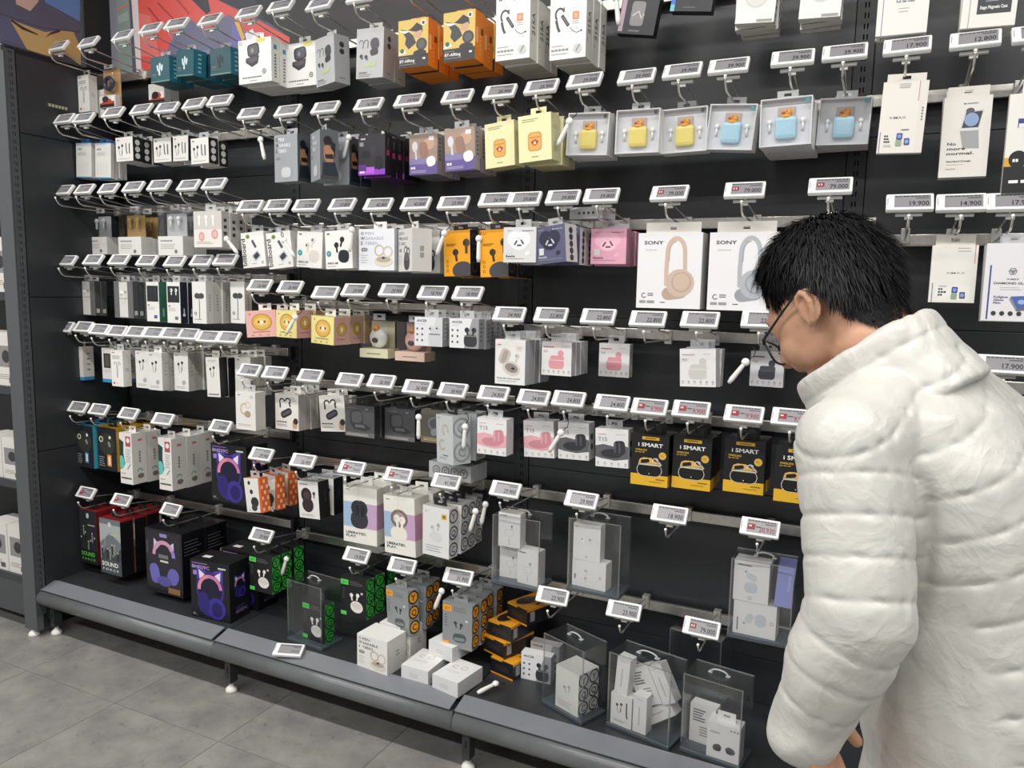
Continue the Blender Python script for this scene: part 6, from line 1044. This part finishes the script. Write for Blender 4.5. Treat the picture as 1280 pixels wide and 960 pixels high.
rs = np.random.RandomState(3); crown = np.array([0, -.052, .13]); sv = []; sf = []; cnt = 0
while cnt < 15000:
    th = math.acos(1-1.75*rs.rand()); ph = rs.rand()*2*math.pi; p = scalp(th, ph, 1.0); hl = hair_line(p[0], p[1])
    if p[2] < hl-.006*rs.rand(): continue
    cnt += 1; up_ = min(1, max(0, (p[2]-hl)/.07)); nn = nrm(p-np.array([0, -.006, .03])); d = p-crown; d = d-nn*np.dot(d, nn)
    d = nrm(d+1e-5); d = nrm(d+np.array([0, .15, -.55])*(1-up_*.5)+rs.normal(size=3)*.34); d = nrm(d-nn*np.dot(d, nn)*.9)
    ln = (.007+.034*up_)*(.75+.5*rs.rand()); front = max(0, (p[1]-.05)/.05)*(p[2] > .05); ln += .022*front
    p0 = p+nn*(.002+.006*up_); lift = (.22*up_+.18)*(.5+1.1*rs.rand()); pts = [p0]; cur = p0; t = nrm(d+nn*lift)
    for j in range(3):
        cur = cur+t*ln/3; t = nrm(t+np.array([0, .05*front, -.28-.25*front])-nn*.10); r_ = cur-np.array([0, -.006, .036]); k_ = math.sqrt((r_[0]/.0755)**2+(r_[1]/.0945)**2+(r_[2]/.0925)**2)
        if k_ < 1.02+.05*up_: cur = np.array([0, -.006, .036])+r_*(1.02+.05*up_)/k_
        pts.append(cur)
    w = nrm(np.cross(nn, d))*(.0009+.0005*rs.rand()); o = len(sv)
    for j, q in enumerate(pts): ww = w*(1, .95, .7, .12)[j]; sv += [hp(*(q-ww)), hp(*(q+ww))]
    sf += [(o+2*j, o+2*j+1, o+2*j+3, o+2*j+2) for j in range(3)]
for _ in range(24000):
    # short clipped hair fading out down the nape
    a_ = rs.normal()*.85; z_ = .0-.125*rs.rand()**1.35; c0_ = np.array([0, -.031+.0*z_, z_]); nn = np.array([math.sin(a_), -math.cos(a_), 0]); R_ = .0592
    if abs(a_) > 1.35 or z_ < -.122+.06*abs(a_): continue
    p0 = c0_+nn*R_; t = nrm(np.array([rs.normal()*.2, -.12, -1])+nn*.35); ln = (.012+.05*max(0, z_+.05))*(.5+.6*rs.rand()); w = nrm(np.cross(nn, t))*.0007; o = len(sv)
    for j in range(3): q = p0+t*ln*j/2; ww = w*(1, .8, .15)[j]; sv += [hp(*(q-ww)), hp(*(q+ww))]
    sf += [(o+2*j, o+2*j+1, o+2*j+3, o+2*j+2) for j in range(2)]
b = MB(); b.add(sv, sf, HAIR, False); st_ = obj('hair_strands', b.mesh('hair_strands'), person); st_['kind'] = 'stuff'
# --- glasses
gl = obj('eyeglasses', None, None, hp(0, .10, -.012)); tag(gl, 'black-rimmed eyeglasses worn low on the nose', 'glasses'); Z0 = hp(0, .10, -.012); GB = mat('#17161a', .3)
def rr(cx, w, h, n=28):
    out = []
    for k in range(n+1): t = 2*math.pi*k/n; c, s_ = math.cos(t), math.sin(t); e = .62; x = cx+w*math.copysign(abs(c)**e, c); z = h*math.copysign(abs(s_)**e, s_); out.append((x, z))
    return out
gp = lambda x, y, z: hp(x, y, z)-Z0
for q in (-1, 1):
    path = rr(q*.034, .027, .0205); b = MB(); b.tube([gp(x, .112-.30*abs(x)*abs(x)/.06-.10*(-.0-z), -.022+z) for x, z in path], .0017, GB, 8, False); obj('rim', b.mesh('rim'), gl)
    b = MB(); pts = [gp(x, .112-.30*x*x/.06+.10*z, -.022+z) for x, z in path[:-1]]; b.add(pts, [tuple(range(len(pts)))], clear_mat('lens', (.97, .98, .98), .04)); obj('lens', b.mesh('lens'), gl)
    b = MB(); b.tube([gp(q*.061, .096, -.012), gp(q*.070, .088, -.010), gp(q*.0785, .03, .006), gp(q*.0815, -.006, .016), gp(q*.080, -.026, .008), gp(q*.078, -.036, -.006)], [.0022, .0022, .0018, .0018, .002, .0022], GB, 8); obj('temple', b.mesh('temple'), gl)
b = MB(); b.tube([gp(-.009, .116, -.018), gp(0, .119, -.014), gp(.009, .116, -.018)], .0016, GB, 8); obj('bridge', b.mesh('bridge'), gl)
# --- puffer jacket: trunk, sleeves and stand-up collar fused, then quilted
J = Lump(); SP = HIP-NECK
def sp(t): return NECK+SP*t
back = -F_
HEM = sp(1.0)-.17*UZ+.0*F_
rings = [(HEM, L_*.225, F_*.165), (sp(1.0)-.04*UZ, L_*.220, F_*.168), (sp(.80), L_*.206, F_*.168), (sp(.58)+back*.008, L_*.196, F_*.168), (sp(.38)+back*.016, L_*.196, F_*.162), (sp(.22)+back*.018, L_*.194, F_*.145), (sp(.10)+back*.012, L_*.178, F_*.118), (sp(.02)+back*.008, L_*.115, F_*.092), (NECK+.012*UZ, L_*.085, F_*.078)]
J.loft(rings, 40)
for S_, E_, W_, q in ((SHL, ELB, WRI, 1), (SHR, ELR, WRR, -1)):
    J.ell(S_-.0*L_, (.066, .066, .066)); mid = S_+(E_-S_)*.5
    J.limb([S_, mid, E_], [.063, .060, .058], 24); J.limb([E_, E_+(W_-E_)*.45, E_+(W_-E_)*.86, W_+.030*nrm(W_-E_)], [.057, .057, .050, .040], 24)
    J.limb([NECK-.05*UZ+back*.015+L_*q*.06, S_], [.072, .064], 20)
# collar tube (outer) leaning forward with the neck
cax = nrm(math.cos(math.radians(36))*UZ+math.sin(math.radians(36))*F_); ctop = atD(1078, 436, 1.045)
cl = nrm(L_-cax*np.dot(L_, cax)); cf = np.cross(cl, cax); cf = cf if np.dot(cf, F_) > 0 else -cf
c0 = ctop-.058*cax; CR = (.080, .098)
J.loft([(c0-.045*cax, cl*.098, cf*.112), (c0+.0*cax, cl*.088, cf*.104), (c0+.030*cax, cl*.083, cf*.101), (c0+.052*cax, cl*.081, cf*.099), (c0+.060*cax, cl*.076, cf*.094)], 28)
J.limb([NECK-.03*UZ, c0-.05*cax], [.085, .085], 20)
jm = J.fuse('jacket', .0031, 14)
v, n = verts(jm)
# hollow the collar: push the top disc down inside
loc = v-c0; hgt = loc@cax; rl = (loc@cl)/CR[0]; rf = (loc@cf)/CR[1]; rr_ = np.sqrt(rl**2+rf**2); ins = np.clip((.90-rr_)/.12, 0, 1)*np.clip((hgt-.030)/.012, 0, 1); v = v-ins[:, None]*cax*.046
def seg(p, a, b_): d = b_-a; t = np.clip(((p-a)@d)/(d@d), 0, 1); return t, np.linalg.norm(p-(a+t[:, None]*d), axis=1)
def arm_s(p, S_, E_, W_):
    t1, d1 = seg(p, S_, E_); t2, d2 = seg(p, E_, W_); l1 = np.linalg.norm(E_-S_); l2 = np.linalg.norm(W_-E_); return np.where(d1 < d2, t1*l1, l1+t2*l2), np.minimum(d1, d2)
sl, dl = arm_s(v, SHL, ELB, WRI); sr, dr = arm_s(v, SHR, ELR, WRR)
tt, ds = seg(v, NECK, HEM); ang_l = (v-(NECK+tt[:, None]*(HEM-NECK)))@L_; ang_f = (v-(NECK+tt[:, None]*(HEM-NECK)))@F_
sa = np.where(dl < dr, sl, sr); da = np.minimum(dl, dr)
arm = np.clip((.081-da)/.012, 0, 1)*np.clip((sa-.012)/.03, 0, 1)
tor_s = tt*np.linalg.norm(HEM-NECK); tor_s = tor_s+.10*np.abs(ang_l)*0
def puff(s, per): f = (s/per) % 1.0; e = np.minimum(f, 1-f)*per; return .80*(1-np.exp(-(e/.0040)**1.5))+.20*np.sin(np.pi*f)
q_arm = puff(np.where(dl < dr, sl, sr)+.012, .047); q_tor = puff(tor_s-.42*np.abs(ang_l)-.02, .0505)
side = np.clip((.075+ang_f)/.015, 0, 1)*np.clip((tor_s-.24)/.06, 0, 1)
q_tor = q_tor*(1-side)+.8*side
coll = np.clip((hgt+.004)/.008, 0, 1)*(rr_ < 1.35); q_col = puff(hgt+.006, .034)
q = q_arm*arm+q_tor*(1-arm); q = q*(1-coll)+q_col*coll*.8
# crease where the sleeve lies against the trunk, folds at the elbow, puckers along the stitching
crease = np.exp(-((da-.078)/.008)**2)*np.clip((sa-.03)/.05, 0, 1)
wr1 = pnoise(v, 60, 5); wr2 = pnoise(v, 120, 9); wr3 = pnoise(v, 26, 12); pk = np.abs(np.sin(ang_l*95+ang_f*70+3*wr1))
fold = np.clip((sa-.19)/.06, 0, 1)*arm
rg = 1-np.abs(pnoise(v, 44, 41))*2.2; rg2 = 1-np.abs(pnoise(v, 70, 47))*2.2
amp = .0052*(q-.75)+.0030*pk*(1-q)+.0022*np.clip(rg, -.5, 1)*(.45+.55*(1-q))+.0012*np.clip(rg2, -.5, 1)+.0010*wr1+.0026*wr3+fold*.0042*np.sin(5.5*pnoise(v, 30, 21)+2*wr1)-.010*crease
amp = amp+side*(1-arm)*.004*np.sin(4*pnoise(v, 20, 33))
v = v+n*amp[:, None]; setv(jm, v)
JM = bpy.data.materials.new('jacket_nylon'); JM.use_nodes = True; nt = JM.node_tree; pb = nt.nodes['Principled BSDF']; pb.inputs['Base Color'].default_value = srgb('#bfbdb7'); pb.inputs['Roughness'].default_value = .42; pb.inputs['Sheen Weight'].default_value = .15
tc = nt.nodes.new('ShaderNodeTexCoord'); prev = None
for scl, st_r, dst in ((15, .30, .006), (40, .12, .003)):
    ns = nt.nodes.new('ShaderNodeTexNoise'); ns.inputs['Scale'].default_value = scl; ns.inputs['Detail'].default_value = 3; ns.inputs['Distortion'].default_value = .8
    m1 = nt.nodes.new('ShaderNodeMath'); m1.operation = 'SUBTRACT'; m1.inputs[1].default_value = .5; m2 = nt.nodes.new('ShaderNodeMath'); m2.operation = 'ABSOLUTE'; bp = nt.nodes.new('ShaderNodeBump'); bp.invert = True; bp.inputs['Strength'].default_value = st_r; bp.inputs['Distance'].default_value = dst*3
    nt.links.new(tc.outputs['Object'], ns.inputs['Vector']); nt.links.new(ns.outputs[0], m1.inputs[0]); nt.links.new(m1.outputs[0], m2.inputs[0]); nt.links.new(m2.outputs[0], bp.inputs['Height'])
    if prev: nt.links.new(prev.outputs[0], bp.inputs['Normal'])
    prev = bp
nt.links.new(prev.outputs[0], pb.inputs['Normal'])
jm.materials.append(JM); jk = obj('jacket', jm, person); jk['label'] = 'white quilted puffer jacket with stand-up collar'
# --- trousers and shoes (below the frame)
T = Lump()
T.loft([(HIP-.02*UZ, L_*.175, F_*.13), (HIP-.12*UZ, L_*.18, F_*.135), (HIP-.17*UZ, L_*.165, F_*.125)], 28)
for h, kn, an in FT: T.limb([h-.02*UZ, kn], [.098, .074], 20); T.limb([kn, an-.0*UZ], [.074, .062], 20)
tm_ = T.fuse('trousers', .007, 5); tm_.materials.append(mat('#1d1f24', .8, noise=.1, scale=80)); obj('trousers', tm_, person)
for h, kn, an in FT:
    S = Lump(); g0 = an*np.array([1, 1, 0]); S.loft([(g0-.08*F_+.001*UZ+.035*UZ, L_*.034, UZ*.034), (g0-.02*F_+.045*UZ, L_*.042, UZ*.044), (g0+.07*F_+.034*UZ, L_*.048, UZ*.033), (g0+.15*F_+.024*UZ, L_*.046, UZ*.023), (g0+.18*F_+.016*UZ, L_*.028, UZ*.0155)], 20); S.limb([an+.01*UZ, g0+.05*UZ], [.046, .048], 14)
    m_ = S.fuse('shoe', .005, 3); m_.materials.append(mat('#26262a', .5)); obj('shoe', m_, person)
